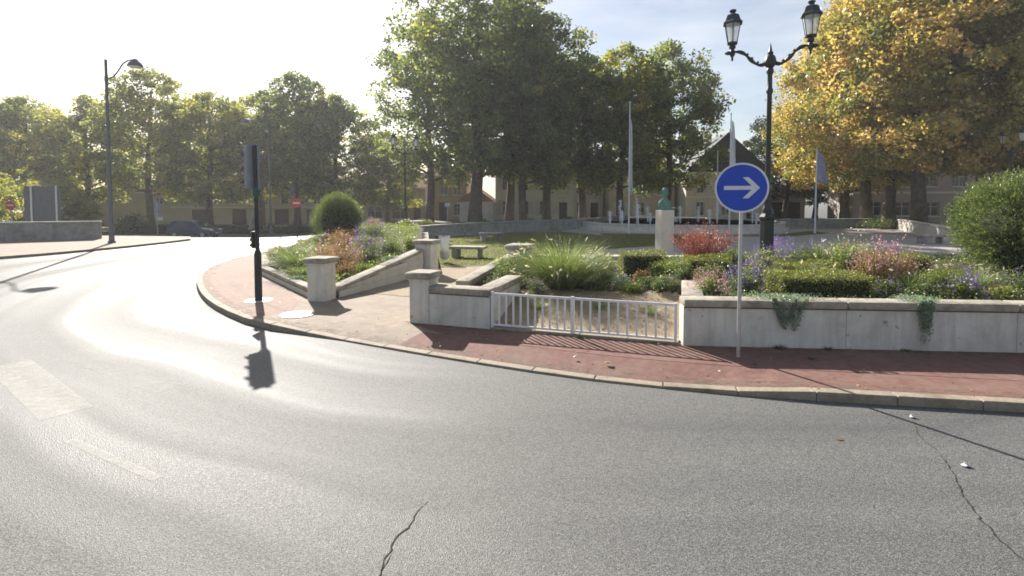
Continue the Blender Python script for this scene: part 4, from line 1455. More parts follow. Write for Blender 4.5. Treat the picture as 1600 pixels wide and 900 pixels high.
# ------------------------------------------------------------------ buildings
def building(loc, rz, w, d, h, wall, label, wins, roof='hip', roof_h=3.0, roof_mat='slate', doors=(), eave=0.35, chim=(), shutters=False, band=None):
    """front wall on local y=0 facing -y; x from 0 to w. wins: (x, z, w, h)"""
    e = empty('house', loc, rz, label, 'building')
    # front wall pieced round its openings so that windows sit in real recesses
    ops = sorted([(x, z, ww, hh) for x, z, ww, hh in wins] + [(x, 0.0, ww, hh) for x, ww, hh in doors])
    m = MB()
    xs_ = sorted({0.0, w, *[o[0] for o in ops], *[o[0] + o[2] for o in ops]})
    zs_ = sorted({-1.5, h, *[o[1] for o in ops], *[o[1] + o[3] for o in ops]})
    for xa, xb in zip(xs_[:-1], xs_[1:]):
        run = None
        for za, zb in zip(zs_[:-1], zs_[1:]):
            cx, cz = (xa + xb) / 2, (za + zb) / 2
            solid = not any(o[0] < cx < o[0] + o[2] and o[1] < cz < o[1] + o[3] for o in ops)
            if solid:
                run = (run[0], zb) if run else (za, zb)
            if (not solid or zb == h) and run:
                m.box(((xa + xb) / 2, 0.15, (run[0] + run[1]) / 2), (xb - xa, 0.3, run[1] - run[0]))
                run = None
    m.box((0.15, d / 2, (h - 1.5) / 2), (0.3, d - 0.6, h + 1.5))
    m.box((w - 0.15, d / 2, (h - 1.5) / 2), (0.3, d - 0.6, h + 1.5))
    m.box((w / 2, d - 0.15, (h - 1.5) / 2), (w, 0.3, h + 1.5))
    m.build('wall', MT[wall], e)
    if band:
        for bz in band:
            m = MB(); m.box((w / 2, -0.03, bz), (w + 0.06, 0.056, 0.22)); m.build('string_course', MT['frame'], e)
    for x, z, ww, hh in wins:
        m = MB(); m.box((x + ww / 2, 0.20, z + hh / 2), (ww, 0.03, hh))
        p = m.build('window', MT['pane'], e)
        m = MB()
        t = 0.07
        m.box((x + t / 2, 0.16, z + hh / 2), (t, 0.05, hh)); m.box((x + ww - t / 2, 0.16, z + hh / 2), (t, 0.05, hh))
        m.box((x + ww / 2, 0.16, z + t / 2), (ww - 2 * t, 0.05, t)); m.box((x + ww / 2, 0.16, z + hh - t / 2), (ww - 2 * t, 0.05, t))
        m.box((x + ww / 2, 0.16, z + hh / 2), (t, 0.045, hh - 2 * t)); m.box((x + ww / 2, 0.165, z + hh * 0.66), (ww - 2 * t, 0.03, t * 0.7))
        m.build('window_frame', MT['frame'], p)
        m = MB(); m.box((x + ww / 2, -0.05, z - 0.06), (ww + 0.3, 0.16, 0.12)); m.build('sill', MT['frame'], p)
        if shutters:
            for sx in (x - ww * 0.27, x + ww * 1.27):
                m = MB(); m.box((sx, -0.03, z + hh / 2), (ww * 0.5, 0.05, hh)); m.build('shutter', MT['shutter'], p)
    for x, ww, hh in doors:
        m = MB(); m.box((x + ww / 2, 0.20, hh / 2), (ww, 0.06, hh)); dd = m.build('door', MT['door'], e)
        m = MB(); m.box((x + ww * 0.85, 0.15, hh * 0.45), (0.06, 0.05, 0.14)); m.build('handle', MT['galv'], dd)
    m = MB()
    a = eave
    if roof == 'hip':
        k = min(d, w) / 2 * 0.9
        lo = [(-a, -a, h), (w + a, -a, h), (w + a, d + a, h), (-a, d + a, h)]
        r0, r1 = (min(k, w / 2 - 0.3), d / 2, h + roof_h), (max(w - k, w / 2 + 0.3), d / 2, h + roof_h)
        m.poly([lo[0], lo[1], r1, r0]); m.poly([lo[1], lo[2], r1]); m.poly([lo[2], lo[3], r0, r1]); m.poly([lo[3], lo[0], r0]); m.poly(lo[::-1])
    elif roof == 'gable_x':      # ridge along x
        lo = [(-a, -a, h), (w + a, -a, h), (w + a, d + a, h), (-a, d + a, h)]
        r0, r1 = (-a, d / 2, h + roof_h), (w + a, d / 2, h + roof_h)
        m.poly([lo[0], lo[1], r1, r0]); m.poly([lo[2], lo[3], r0, r1]); m.poly([lo[1], lo[2], r1]); m.poly([lo[3], lo[0], r0]); m.poly(lo[::-1])
    else:                        # ridge along y: gable to the front
        lo = [(-a, -a, h), (w + a, -a, h), (w + a, d + a, h), (-a, d + a, h)]
        r0, r1 = (w / 2, -a, h + roof_h), (w / 2, d + a, h + roof_h)
        m.poly([lo[0], r0, r1, lo[3]]); m.poly([lo[1], lo[2], r1, r0]); m.poly([lo[0], lo[1], r0]); m.poly([lo[2], lo[3], r1]); m.poly(lo[::-1])
    bmesh.ops.remove_doubles(m.bm, verts=m.bm.verts[:], dist=0.001)
    rf = m.build('roof', MT[roof_mat], e)
    m = MB(); m.box((w / 2, -a + 0.02, h - 0.13), (w + 2 * a, 0.2, 0.2)); m.build('gutter', MT['frame'], e)
    for cx, cy, cz in chim:
        m = MB(); m.box((cx, cy, cz), (0.7, 0.5, 1.8), bev=0.02); m.build('chimney', MT['render_grey'], rf)
        for q in (-0.18, 0.18):
            m = MB(); m.lathe([(0.10, 0.9), (0.08, 1.25)], (cx + q, cy, cz), 8); m.build('chimney_pot', MT['tile'], rf)
    return e


def row(n, x0, dx, z, w, h):
    return [(x0 + i * dx, z, w, h) for i in range(n)]


# slate-roofed house behind the fountain
building((22.4, 66, 0), R(-4), 10.2, 9, 6.3, 'pale_stone', 'stone house with steep dark slate roof and grey shutters behind the fountain',
         row(3, 1.3, 3.2, 3.6, 1.0, 1.9) + row(2, 1.3, 3.2, 0.7, 1.0, 1.8), 'front', 5.0, 'slate', doors=[(7.6, 1.1, 2.4)], shutters=True, band=[3.1], chim=[(3.6, 3, 10.6), (6.6, 3, 10.9)])
building((13.2, 70, 0), R(0), 9.0, 9, 5.6, 'render_pink', 'pinkish house with brown shutters between the tree trunks and the bust',
         row(3, 1.0, 2.8, 3.4, 1.0, 1.7) + row(2, 1.0, 2.8, 0.6, 1.1, 1.8), 'gable_x', 2.6, 'tile', doors=[(6.7, 1.1, 2.3)], chim=[(1.2, 4, 8)], shutters=True)
building((8.6, 73, 0), R(0), 4.4, 9, 6.2, 'render_white', 'narrow white house with tall windows between two trunks',
         row(2, 0.6, 2.0, 3.6, 0.9, 2.0) + [(0.6, 0.6, 0.9, 1.8)], 'gable_x', 2.4, 'slate', doors=[(2.6, 1.1, 2.3)])
building((-2.2, 68, 0), R(3), 10.4, 9, 6.6, 'render_white', 'two-storey white rendered house with tall dark windows behind the trunks',
         row(4, 0.9, 2.5, 4.0, 1.0, 1.9) + row(3, 0.9, 2.5, 0.7, 1.05, 1.9), 'gable_x', 2.6, 'tile', doors=[(8.5, 1.1, 2.4)], band=[3.3], chim=[(2, 4, 9.3)], shutters=True)
building((-6.6, 64.5, 0), R(-3), 4.2, 6, 2.5, 'render_white', 'small low white outbuilding with tiled gable roof behind the wall',
         [(1.2, 0.6, 0.8, 0.9)], 'front', 1.7, 'tile')
building((-11.4, 70, 0), R(0), 5.2, 8, 6.0, 'render_ochre', 'ochre rendered house beside the thick trunk', [(1.6, 3.4, 1.0, 1.7), (3.4, 3.4, 1.0, 1.7)] + [(3.4, 0.6, 1.0, 1.6)], 'gable_x', 2.4, 'tile', doors=[(1.4, 1.2, 2.4)])
building((-22.5, 76, -0.6), R(4), 9.5, 8, 5.2, 'render_grey', 'grey-brown shopfront house with dark openings behind the small lamp post', row(3, 1.2, 2.8, 3.0, 1.0, 1.5) + [(1.0, 0.5, 2.2, 1.8), (4.6, 0.5, 2.4, 1.8)], 'gable_x', 2.4, 'tile', doors=[(7.8, 1.0, 2.2)])
building((-54.2, 81.4, -1.2), R(9), 29.6, 9, 5.4, 'render_cream', 'long cream building with a row of upper windows behind the parked car',
         row(11, 1.2, 2.55, 3.2, 1.15, 1.6), 'gable_x', 2.6, 'tile', doors=[(3.0, 2.4, 2.4), (9.0, 2.2, 2.4), (15.5, 2.2, 2.4), (20.5, 2.0, 2.4)], band=[2.75])
building((-66.5, 80, -1.2), R(14), 12.5, 8, 5.2, 'render_cream', 'blank beige gabled wall behind the tall grey lamp', [(9.6, 3.2, 0.9, 1.0)], 'front', 2.2, 'tile')
building((42.0, 63, 0), R(-14), 12.5, 9, 7.4, 'render_grey', 'grey-beige house with pale window surrounds under the orange trees',
         row(4, 1.2, 3.0, 4.3, 1.5, 1.7) + row(3, 1.4, 3.0, 0.8, 1.6, 1.7), 'hip', 3.2, 'slate', doors=[(10.2, 1.3, 2.4)], band=[3.6], chim=[(4, 4, 10)])
building((54.5, 60, 0), R(-18), 16, 10, 7.8, 'render_pink', 'wide apartment house with rows of tall windows beyond the dome bush',
         row(6, 0.9, 2.55, 4.4, 1.4, 2.0) + row(5, 0.9, 2.55, 0.8, 1.5, 1.9), 'hip', 3.5, 'slate', doors=[(14.0, 1.2, 2.4)], band=[3.8], chim=[(5, 4, 11)])
building((34.0, 74, 0), R(-4), 8.0, 8, 3.6, 'render_pink', 'low pinkish building with white garage doors beside the lamp post', [(0.8, 0.9, 1.2, 1.3)], 'gable_x', 1.8, 'tile', doors=[(3.0, 2.0, 2.4), (5.6, 1.8, 2.4)])

# ------------------------------------------------------------------ trees
def tree_meshes(seed, H, Rc, zb, n_clump, n_leaf, leaf, clump_r=1.25, trunk_r=0.5, top=0.75, wide=0.42):
    """returns (trunk mesh, crown mesh). Crown base zb; widest at 'wide' of the crown height"""
    global rng
    rng = np.random.default_rng(seed)
    rr_ = random.Random(seed)
    m = MB()
    lean = np.array([rr_.uniform(-0.5, 0.5), rr_.uniform(-0.5, 0.5)])
    def trunk_at(z):
        t = z / H
        return Vector((lean[0] * t + 0.18 * math.sin(z * 0.5 + seed), lean[1] * t + 0.18 * math.cos(z * 0.43 + seed), z))
    zs = np.linspace(-0.3, H * 0.86, 14)
    m.tube([trunk_at(z) for z in zs], [trunk_r * (1.35 if i == 0 else (1.08 if i == 1 else 1)) * (1 - 0.86 * (z / (H * 0.9))) + 0.05 for i, z in enumerate(np.maximum(zs, 0))], 10)
    def prof(t):
        """crown radius at relative height t"""
        if t < wide:
            return 0.62 + 0.38 * math.sin(math.pi / 2 * t / wide)
        u = (t - wide) / (1 - wide)
        return max(0.0, 1 - u ** 2.1) ** 0.62
    ends = []
    n_l = 20
    for i in range(n_l):
        z = zb * 0.8 + (H * 0.80 - zb * 0.8) * (i + rr_.random() * 0.7) / n_l
        a = i * 2.4 + rr_.uniform(-0.4, 0.4)
        tt = min(0.97, max(0.02, (z + 2.0 - zb) / (H - zb)))
        L = Rc * prof(tt) * rr_.uniform(0.68, 0.98)
        p0 = trunk_at(z)
        rise = rr_.uniform(0.25, 0.75) * L * (0.6 + 0.5 * z / H)
        pts, rad = [], []
        r0 = max(0.06, trunk_r * 0.42 * (1 - 0.75 * z / H))
        for k in range(7):
            s = k / 6
            w = 0.25 * math.sin(s * 5 + i)
            pts.append(p0 + Vector((math.cos(a) * L * s - math.sin(a) * w, math.sin(a) * L * s + math.cos(a) * w, rise * (s ** 0.8) - 0.12 * L * s * s)))
            rad.append(r0 * (1 - 0.85 * s))
        m.tube(pts, rad, 6, cap=False)
        for s in (2, 3, 4, 5, 6):
            for q in range(2):
                d = Vector((math.cos(a + rr_.uniform(-1.3, 1.3)), math.sin(a + rr_.uniform(-1.3, 1.3)), rr_.uniform(-0.35, 0.9))).normalized()
                l2 = rr_.uniform(0.9, 2.3)
                e1 = pts[s] + d * l2
                m.tube([pts[s], pts[s] + d * l2 * 0.5 + Vector((0, 0, 0.1)), e1], [rad[s] * 0.55, rad[s] * 0.4, 0.015], 4, cap=False)
                ends.append(e1)
    me_t = None
    bm_ = m.bm
    bmesh.ops.recalc_face_normals(bm_, faces=bm_.faces[:])
    me_t = bpy.data.meshes.new('trunk')
    bm_.to_mesh(me_t); bm_.free()
    me_t.materials.append(MT['bark'])
    me_t.shade_smooth()
    # clumps
    C = [np.array(e) for e in ends]
    lob = rng.normal(size=(7, 3)); lob /= np.linalg.norm(lob, axis=1, keepdims=True)
    lamp_ = rng.uniform(-0.30, 0.26, 7)
    while len(C) < n_clump:
        t = rng.random() ** 0.95
        z = zb + t * (H - zb)
        a = rng.random() * 6.283
        dv = np.array([math.cos(a) * 0.8, math.sin(a) * 0.8, (t - 0.5) * 1.2])
        lump = 1 + sum(l * max(0, np.dot(dv, v)) ** 3 for l, v in zip(lamp_, lob))
        r = Rc * prof(t) * (rng.random() ** 0.38) * lump
        tp = trunk_at(z)
        C.append(np.array([tp.x + r * math.cos(a), tp.y + r * math.sin(a), z]))
    C = np.array(C)
    k = len(C)
    cr = clump_r * rng.uniform(0.55, 1.35, k)
    per = rng.integers(int(n_leaf * 0.6), int(n_leaf * 1.4), k)
    idx = np.repeat(np.arange(k), per)
    d = unit(len(idx)) * (rng.random((len(idx), 1)) ** 0.45)
    d[:, 2] *= 0.72
    P = C[idx] + d * cr[idx][:, None]
    P[:, 2] -= 0.10 * np.hypot(d[:, 0], d[:, 1]) * cr[idx]
    V = leaf_quads(P, leaf, 0.78, flat=0.25)
    hue = np.clip(0.45 + 0.30 * rng.normal(size=k)[idx] * 0.8 + 0.15 * rng.normal(size=len(idx)), 0, 1)
    me_c = quads_mesh('crown', V, hue, LM['plane_green'])
    return me_t, me_c


TV = {
    'tall': tree_meshes(11, 25.5, 7.4, 5.0, 520, 54, 0.33, 1.15, 0.62),
    'tall2': tree_meshes(12, 23.5, 6.4, 5.5, 430, 54, 0.33, 1.1, 0.45),
    'mid': tree_meshes(13, 19.5, 6.8, 4.6, 400, 74, 0.34, 1.15, 0.45),
    'mid2': tree_meshes(14, 18.0, 6.2, 4.0, 360, 74, 0.34, 1.1, 0.42),
    'mid3': tree_meshes(15, 20.0, 5.8, 4.8, 360, 74, 0.34, 1.1, 0.42),
    'broad': tree_meshes(16, 23.0, 9.2, 4.6, 700, 82, 0.29, 1.15, 0.55),
    'broad2': tree_meshes(17, 22.0, 8.4, 5.2, 620, 82, 0.29, 1.1, 0.5),
}
rng = np.random.default_rng(77)


def tree(kind, px, D, leafm, label, group, scale=1.0, sz=1.0, rz=None, z=None):
    x = (px - 800) / 800 * D
    z = gz(x, D) if z is None else z
    e = empty('plane_tree', (x, D, z), rnd.random() * 6.28 if rz is None else rz, label, 'tree', group)
    e.scale = (scale, scale, scale * sz)
    t_, c_ = TV[kind]
    mesh_obj('trunk', t_, e)
    c = mesh_obj('crown', c_, e)
    c.material_slots[0].link = 'OBJECT'
    c.material_slots[0].material = LM[leafm]
    return e


G1, G2, G3 = 'green plane trees round the square', 'plane trees along the far street', 'orange autumn plane trees'
tree('tall', 745, 53, 'plane_green', 'tallest dark green plane tree with thick trunk behind the curved wall', G1, 1.08, 1.02)
tree('tall2', 672, 60, 'plane_green', 'green plane tree overhanging the small two-lantern lamp post', G1, 1.0, 1.02)
tree('tall2', 797, 58, 'plane_green', 'green plane tree with paired trunk beside the low white outbuilding', G1, 1.0, 1.08)
tree('mid3', 818, 54, 'plane_green', 'slim-trunked green plane tree standing close beside its twin trunk', G1, 1.0, 1.05)
tree('tall2', 856, 56, 'plane_green', 'green plane tree with brown trunk before the white rendered house', G1, 0.98, 0.98)
tree('mid', 909, 58, 'plane_green', 'green plane tree with straight brown trunk at the end of the white house', G1, 0.95, 1.0)
tree('mid3', 970, 57, 'plane_yellow', 'yellow-green plane tree beside the tall white banner', G1, 0.95, 1.02)
tree('mid2', 1042, 58, 'plane_green', 'green plane tree rising behind the bronze bust', G1, 0.98, 1.12)
for (k, px, D, lm, lab, sc, szz) in [
    ('mid2', -60, 66, 'plane_yellow', 'yellow-green plane tree at the end of the row behind the red sign', 1.0, 0.95),
    ('mid', 42, 74, 'plane_yellow', 'yellow-green plane tree rising behind the grey direction board', 1.0, 0.95),
    ('mid2', 135, 72, 'plane_yellow', 'plane tree behind the end of the stone parapet', 1.0, 1.0),
    ('mid3', 232, 68, 'plane_yellow', 'yellow-green plane tree beside the parking plate', 1.05, 1.0),
    ('mid', 328, 66, 'plane_yellow', 'plane tree with forked low limbs directly behind the parked car', 0.95, 0.95),
    ('mid2', 408, 76, 'plane_yellow', 'plane tree behind the traffic light head', 1.05, 1.0),
    ('mid3', 462, 70, 'plane_green', 'dark green plane tree above the red no entry sign', 1.05, 1.0),
    ('mid', 528, 68, 'plane_green', 'dark green plane tree with spreading limbs above the small dome bush', 0.95, 0.95),
    ('mid2', 606, 66, 'plane_yellow', 'small yellowing plane tree left of the two-lantern lamp post', 0.72, 0.9),
    ('mid3', 85, 98, 'plane_green', 'plane tree in the second row beyond the parapet end', 1.1, 0.9),
    ('mid', 285, 100, 'plane_green', 'plane tree in the second row above the cream building', 1.1, 0.9),
    ('mid3', 470, 104, 'plane_green', 'plane tree in the second row seen between the front crowns', 1.05, 0.9),
    ('mid', -20, 92, 'plane_green', 'plane tree in the second row behind the direction board tree', 1.1, 0.95)]:
    tree(k, px, D, lm, lab, G2, sc, szz)
tree('broad', 1432, 43, 'plane_orange', 'broad orange plane tree with thick trunk behind the sunlit white wall', G3, 1.0, 1.05)
tree('broad2', 1350, 50, 'plane_orange', 'orange plane tree above the faded blue banner', G3, 0.95, 1.05)
tree('broad2', 1392, 46, 'plane_orange', 'orange plane tree with slim trunk before the grey-beige house', G3, 0.95, 1.1)
tree('broad', 1322, 56, 'plane_orange', 'orange plane tree standing behind the shaded grey wall', G3, 0.85, 1.0)
tree('broad2', 1590, 44, 'plane_orange', 'orange and green plane tree above the green dome bush', G3, 1.0, 1.05)
tree('broad', 1740, 40, 'plane_yellow', 'yellow-green plane tree beyond the wide apartment house', G3, 1.0, 1.0)
tree('mid2', 1228, 70, 'dark_tree', 'dark green tree standing behind the ornate lamp post', G1, 0.9, 0.95)
tree('mid2', 1275, 76, 'dark_tree', 'dark green tree behind the flagpole with the blue banner', G1, 0.8, 0.75)

# ------------------------------------------------------------------ plants
def grass_clump(name, loc, R0, h, n, label, cat='ornamental grass', mat='grass', plumes=0, droop=0.75, width=0.011, group=None, plume_mat='plume', flat=1.0):
    e = empty(name, loc, rnd.random() * 6, label, cat, group)
    a = rng.random(n) * 6.283
    q = np.sqrt(rng.random(n))
    B = np.stack([np.cos(a) * q * R0 * 0.28, np.sin(a) * q * R0 * 0.28, np.zeros(n) - 0.02], axis=1)
    tilt = q * 0.70 + rng.normal(0, 0.12, n)
    aa = a + rng.normal(0, 0.5, n)
    D = np.stack([np.cos(aa) * np.sin(tilt), np.sin(aa) * np.sin(tilt), np.cos(tilt)], axis=1)
    L = h * rng.uniform(0.65, 1.25, n) * (1 + 0.25 * q)
    V, tip = blade_quads(B, D, L, width * rng.uniform(0.6, 1.4, n), droop * rng.uniform(0.5, 1.5, n), 4)
    hue = np.tile(np.clip(0.4 + 0.28 * rng.normal(size=n), 0, 1), 4)
    mesh_obj('blades', quads_mesh('blades', V, hue, LM[mat]), e)
    if plumes:
        a = rng.random(plumes) * 6.283
        q = np.sqrt(rng.random(plumes))
        tilt = 0.15 + q * 0.75
        D = np.stack([np.cos(a) * np.sin(tilt), np.sin(a) * np.sin(tilt), np.cos(tilt)], axis=1)
        B = D * [[0.1, 0.1, 0]]
        V, tip = blade_quads(B, D, h * rng.uniform(1.0, 1.3, plumes), 0.006, 0.45, 4)
        Vs = [V]
        hs = [np.full(len(V), 0.3)]
        for i in range(plumes):
            k = 46
            ax = D[i] + np.array([0, 0, -0.5]) + 0.3 * rng.normal(size=3)
            ax /= np.linalg.norm(ax)
            t = rng.uniform(-0.5, 0.5, k)
            P = tip[i] + ax * (t * 0.13)[:, None] + rng.normal(0, 0.011, (k, 3)) * (1 - np.abs(t))[:, None]
            Vs.append(leaf_quads(P, 0.035, 0.25, out=np.tile(ax, (k, 1)), outw=0.5))
            hs.append(rng.random(k))
        mesh_obj('plumes', quads_mesh('plumes', np.concatenate(Vs), np.concatenate(hs), LM[plume_mat]), e)['kind'] = 'stuff'
    return e


def dome_points(n, rx, ry, h, lump=0.18, shell=0.45, k=9):
    """points in an uneven dome, denser at the skin"""
    d = unit(n)
    d[:, 2] = np.abs(d[:, 2])
    ld = unit(k)
    la = rng.uniform(-1, 1, k) * lump
    f = 1 + (np.maximum(0, d @ ld.T) ** 4) @ la
    r = (rng.random(n) ** shell) * f
    return np.stack([d[:, 0] * rx * r, d[:, 1] * ry * r, d[:, 2] * h * r], axis=1), d


def shrub(name, loc, rx, ry, h, n, leaf, mat, label, cat='shrub', flowers=None, nf=0, fsize=0.04, group=None, aspect=0.5, spikes=0, spike_h=0.25, up=0.0, branches=12, lump=0.22):
    """leafy mound; flowers: petal material; spikes: flower spikes standing above"""
    e = empty(name, loc, 0, label, cat, group)
    P, d = dome_points(n, rx, ry, h, lump=lump)
    # cluster leaves on twigs
    kt = max(20, n // 26)
    cent = P[rng.integers(0, n, kt)]
    P = P * 0.35 + (cent[rng.integers(0, kt, n)] + rng.normal(0, 0.055 * (rx + h), (n, 3))) * 0.65
    P[:, 2] = np.abs(P[:, 2])
    out = d * (1 - up) + np.array([0, 0, up])
    V = leaf_quads(P, leaf, aspect, out=out, outw=0.5)
    hue = np.clip(0.45 + 0.28 * rng.normal(size=n), 0, 1)
    mesh_obj('foliage', quads_mesh('foliage', V, hue, LM[mat]), e)
    m = MB()
    for i in range(branches):
        t = d[i] * np.array([rx, ry, h]) * 0.85
        m.tube([(0.03 * d[i][0], 0.03 * d[i][1], -0.04), tuple(t * 0.5 + np.array([0, 0, 0.05 * h])), tuple(t)], [0.012, 0.008, 0.003], 4, cap=False)
    m.build('stems', MT['twig'], e)
    if flowers and nf:
        k = nf
        F, fd = dome_points(k, rx * 1.03, ry * 1.03, h * 1.05, lump=lump, shell=0.12)
        per = 5
        Q = np.repeat(F, per, axis=0) + rng.normal(0, fsize * 0.45, (k * per, 3))
        V = leaf_quads(Q, fsize, 0.75)
        mesh_obj('flowers', quads_mesh('flowers', V, rng.random(len(V)), LM[flowers]), e)['kind'] = 'stuff'
    if spikes:
        k = spikes
        F, fd = dome_points(k, rx * 0.95, ry * 0.95, h * 0.85, lump=lump, shell=0.25)
        D = fd * 0.45 + np.array([0, 0, 1.0])
        D /= np.linalg.norm(D, axis=1, keepdims=True)
        Ls = spike_h * rng.uniform(0.6, 1.3, k)
        V0, tip = blade_quads(F, D, Ls, 0.008, 0.05, 1)
        per = 26
        t = np.tile(rng.uniform(0.25, 1.05, per), k)
        Q = np.repeat(F, per, axis=0) + np.repeat(D * Ls[:, None], per, axis=0) * t[:, None] + rng.normal(0, 0.012, (k * per, 3))
        V1 = leaf_quads(Q, fsize * 0.8, 0.6)
        V = np.concatenate([V0, V1])
        mesh_obj('flower_spikes', quads_mesh('flower_spikes', V, rng.random(len(V)), LM[flowers]), e)['kind'] = 'stuff'
    return e


def spiky_shrub(loc, rx, h, stems, label):
    e = empty('red_shrub', loc, 0, label, 'shrub')
    a = rng.random(stems) * 6.283
    q = np.sqrt(rng.random(stems))
    tilt = q * 0.80 + rng.normal(0, 0.08, stems)
    D = np.stack([np.cos(a) * np.sin(tilt), np.sin(a) * np.sin(tilt), np.cos(tilt)], axis=1)
    L = h * rng.uniform(0.7, 1.15, stems)
    B = np.stack([np.cos(a) * q * 0.15, np.sin(a) * q * 0.15, np.zeros(stems)], axis=1)
    V0, _ = blade_quads(B, D, L, 0.012, 0.1, 2)
    per = 34
    t = np.tile(rng.uniform(0.12, 1.0, per), stems)
    P = np.repeat(B, per, axis=0) + np.repeat(D * L[:, None], per, axis=0) * t[:, None] + rng.normal(0, 0.022, (stems * per, 3))
    V1 = leaf_quads(P, 0.045, 0.5, out=np.repeat(D, per, axis=0), outw=0.55)
    hue = np.concatenate([np.full(len(V0), 0.1), np.clip(0.05 + 0.75 * t + 0.15 * rng.normal(size=len(t)), 0, 1)])
    mesh_obj('foliage', quads_mesh('foliage', np.concatenate([V0, V1]), hue, LM['red']), e)
    return e


def box_hedge(loc, w, d, h, rz, n, label, mat='box'):
    e = empty('box_hedge', loc, rz, label, 'hedge', 'clipped box hedges')
    m = MB()
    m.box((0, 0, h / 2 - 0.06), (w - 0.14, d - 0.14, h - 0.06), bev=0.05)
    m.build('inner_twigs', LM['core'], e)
    # points on the skin of a rounded box
    A = [w * d, w * h, w * h, d * h, d * h]
    f = rng.choice(5, size=n, p=np.array(A) / sum(A))
    u, v = rng.uniform(-0.5, 0.5, n), rng.uniform(-0.5, 0.5, n)
    P = np.zeros((n, 3)); N_ = np.zeros((n, 3))
    for k, (ax, s) in enumerate([(2, 1), (1, -1), (1, 1), (0, -1), (0, 1)]):
        s_ = f == k
        if ax == 2:
            P[s_] = np.stack([u[s_] * w, v[s_] * d, np.full(s_.sum(), h)], axis=1); N_[s_, 2] = 1
        elif ax == 1:
            P[s_] = np.stack([u[s_] * w, np.full(s_.sum(), s * d / 2), (v[s_] + 0.5) * h], axis=1); N_[s_, 1] = s
        else:
            P[s_] = np.stack([np.full(s_.sum(), s * w / 2), u[s_] * d, (v[s_] + 0.5) * h], axis=1); N_[s_, 0] = s
    P += N_ * (-0.11 * rng.random((n, 1)) ** 1.3 + 0.02) + rng.normal(0, 0.012, (n, 3))
    wob = 0.03 * np.sin(P[:, :1] * 5) + 0.025 * np.sin(P[:, 1:2] * 7 + 1)
    P[:, 2:3] += wob * (N_[:, 2:3])
    P[:, 1:2] += wob * N_[:, 1:2]
    V = leaf_quads(P, 0.034, 0.6, out=N_, outw=0.35)
    mesh_obj('foliage', quads_mesh('foliage', V, np.clip(0.5 + 0.25 * rng.normal(size=n), 0, 1), LM[mat]), e)
    return e


def dome_bush(loc, rx, h, n, label, twig=0.16):
    e = empty('dome_bush', loc, 0, label, 'bush', 'clipped dome bushes')
    zc_, rz_ = h * 0.42, h * 0.58
    m = MB()
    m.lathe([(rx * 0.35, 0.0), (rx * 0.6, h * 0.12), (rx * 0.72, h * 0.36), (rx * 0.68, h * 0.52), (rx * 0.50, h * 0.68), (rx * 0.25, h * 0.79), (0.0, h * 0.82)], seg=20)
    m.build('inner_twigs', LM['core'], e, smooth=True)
    nt_ = n // 9
    d = unit(nt_)
    d[:, 2] = np.where(d[:, 2] < -0.6, -d[:, 2], d[:, 2])
    ld, la = unit(40), rng.uniform(-0.16, 0.13, 40)
    f = 1 + (np.maximum(0, d @ ld.T) ** 8) @ la
    S = np.stack([d[:, 0] * rx * f, d[:, 1] * rx * f, np.maximum(0.02, zc_ + d[:, 2] * rz_ * f)], axis=1)
    dd = d + np.array([0, 0, 0.35]) + 0.35 * unit(nt_)
    dd /= np.linalg.norm(dd, axis=1, keepdims=True)
    base = S - dd * twig * rng.uniform(0.2, 3.2, (nt_, 1))
    per = 9
    t = rng.random(nt_ * per)
    P = np.repeat(base, per, axis=0) + np.repeat(dd, per, axis=0) * (t * twig * 1.9)[:, None]
    o_ = np.repeat(dd, per, axis=0) + 0.7 * unit(nt_ * per)
    P += 0.02 * unit(nt_ * per)
    V = leaf_quads(P, 0.060, 0.30, out=o_ / np.linalg.norm(o_, axis=1, keepdims=True), outw=0.85)
    hue = np.clip(0.15 + 0.55 * t + 0.18 * rng.normal(size=len(t)), 0, 1)
    mesh_obj('foliage', quads_mesh('foliage', V, hue, LM['bush']), e)
    return e


def trailing(x0, y_top, zt, w, drop, label, n=2600):
    """mat of silver leaves lying on the cap and hanging down the wall face"""
    e = empty('trailing_plant', (x0, y_top, zt), math.atan2(wd[1], wd[0]), label, 'trailing plant', 'silver plants trailing over the wall')
    k1 = n // 3
    P1 = np.stack([rng.normal(0, w * 0.55, k1), rng.uniform(0.0, 0.42, k1), rng.uniform(0, 0.06, k1)], axis=1)
    k2 = n - k1
    t = rng.random(k2) ** 1.2
    strands = rng.uniform(-0.5, 0.5, 16)
    slen = rng.uniform(0.45, 1.0, 16)
    s = rng.integers(0, 16, k2)
    P2 = np.stack([strands[s] * w * (1 - 0.62 * t) + rng.normal(0, 0.022, k2) + 0.05 * w, -0.045 - 0.05 * rng.random(k2), 0.05 - t * drop * slen[s]], axis=1)
    V = leaf_quads(np.concatenate([P1, P2]), 0.036, 0.55)
    mesh_obj('foliage', quads_mesh('foliage', V, rng.random(n), LM['sage']), e)
    return e


GP = 'flowering plants of the raised planter'
# --- long planter, from the gate to the far end
def P2(x, y):
    return (x, y, z_bed(x, y))


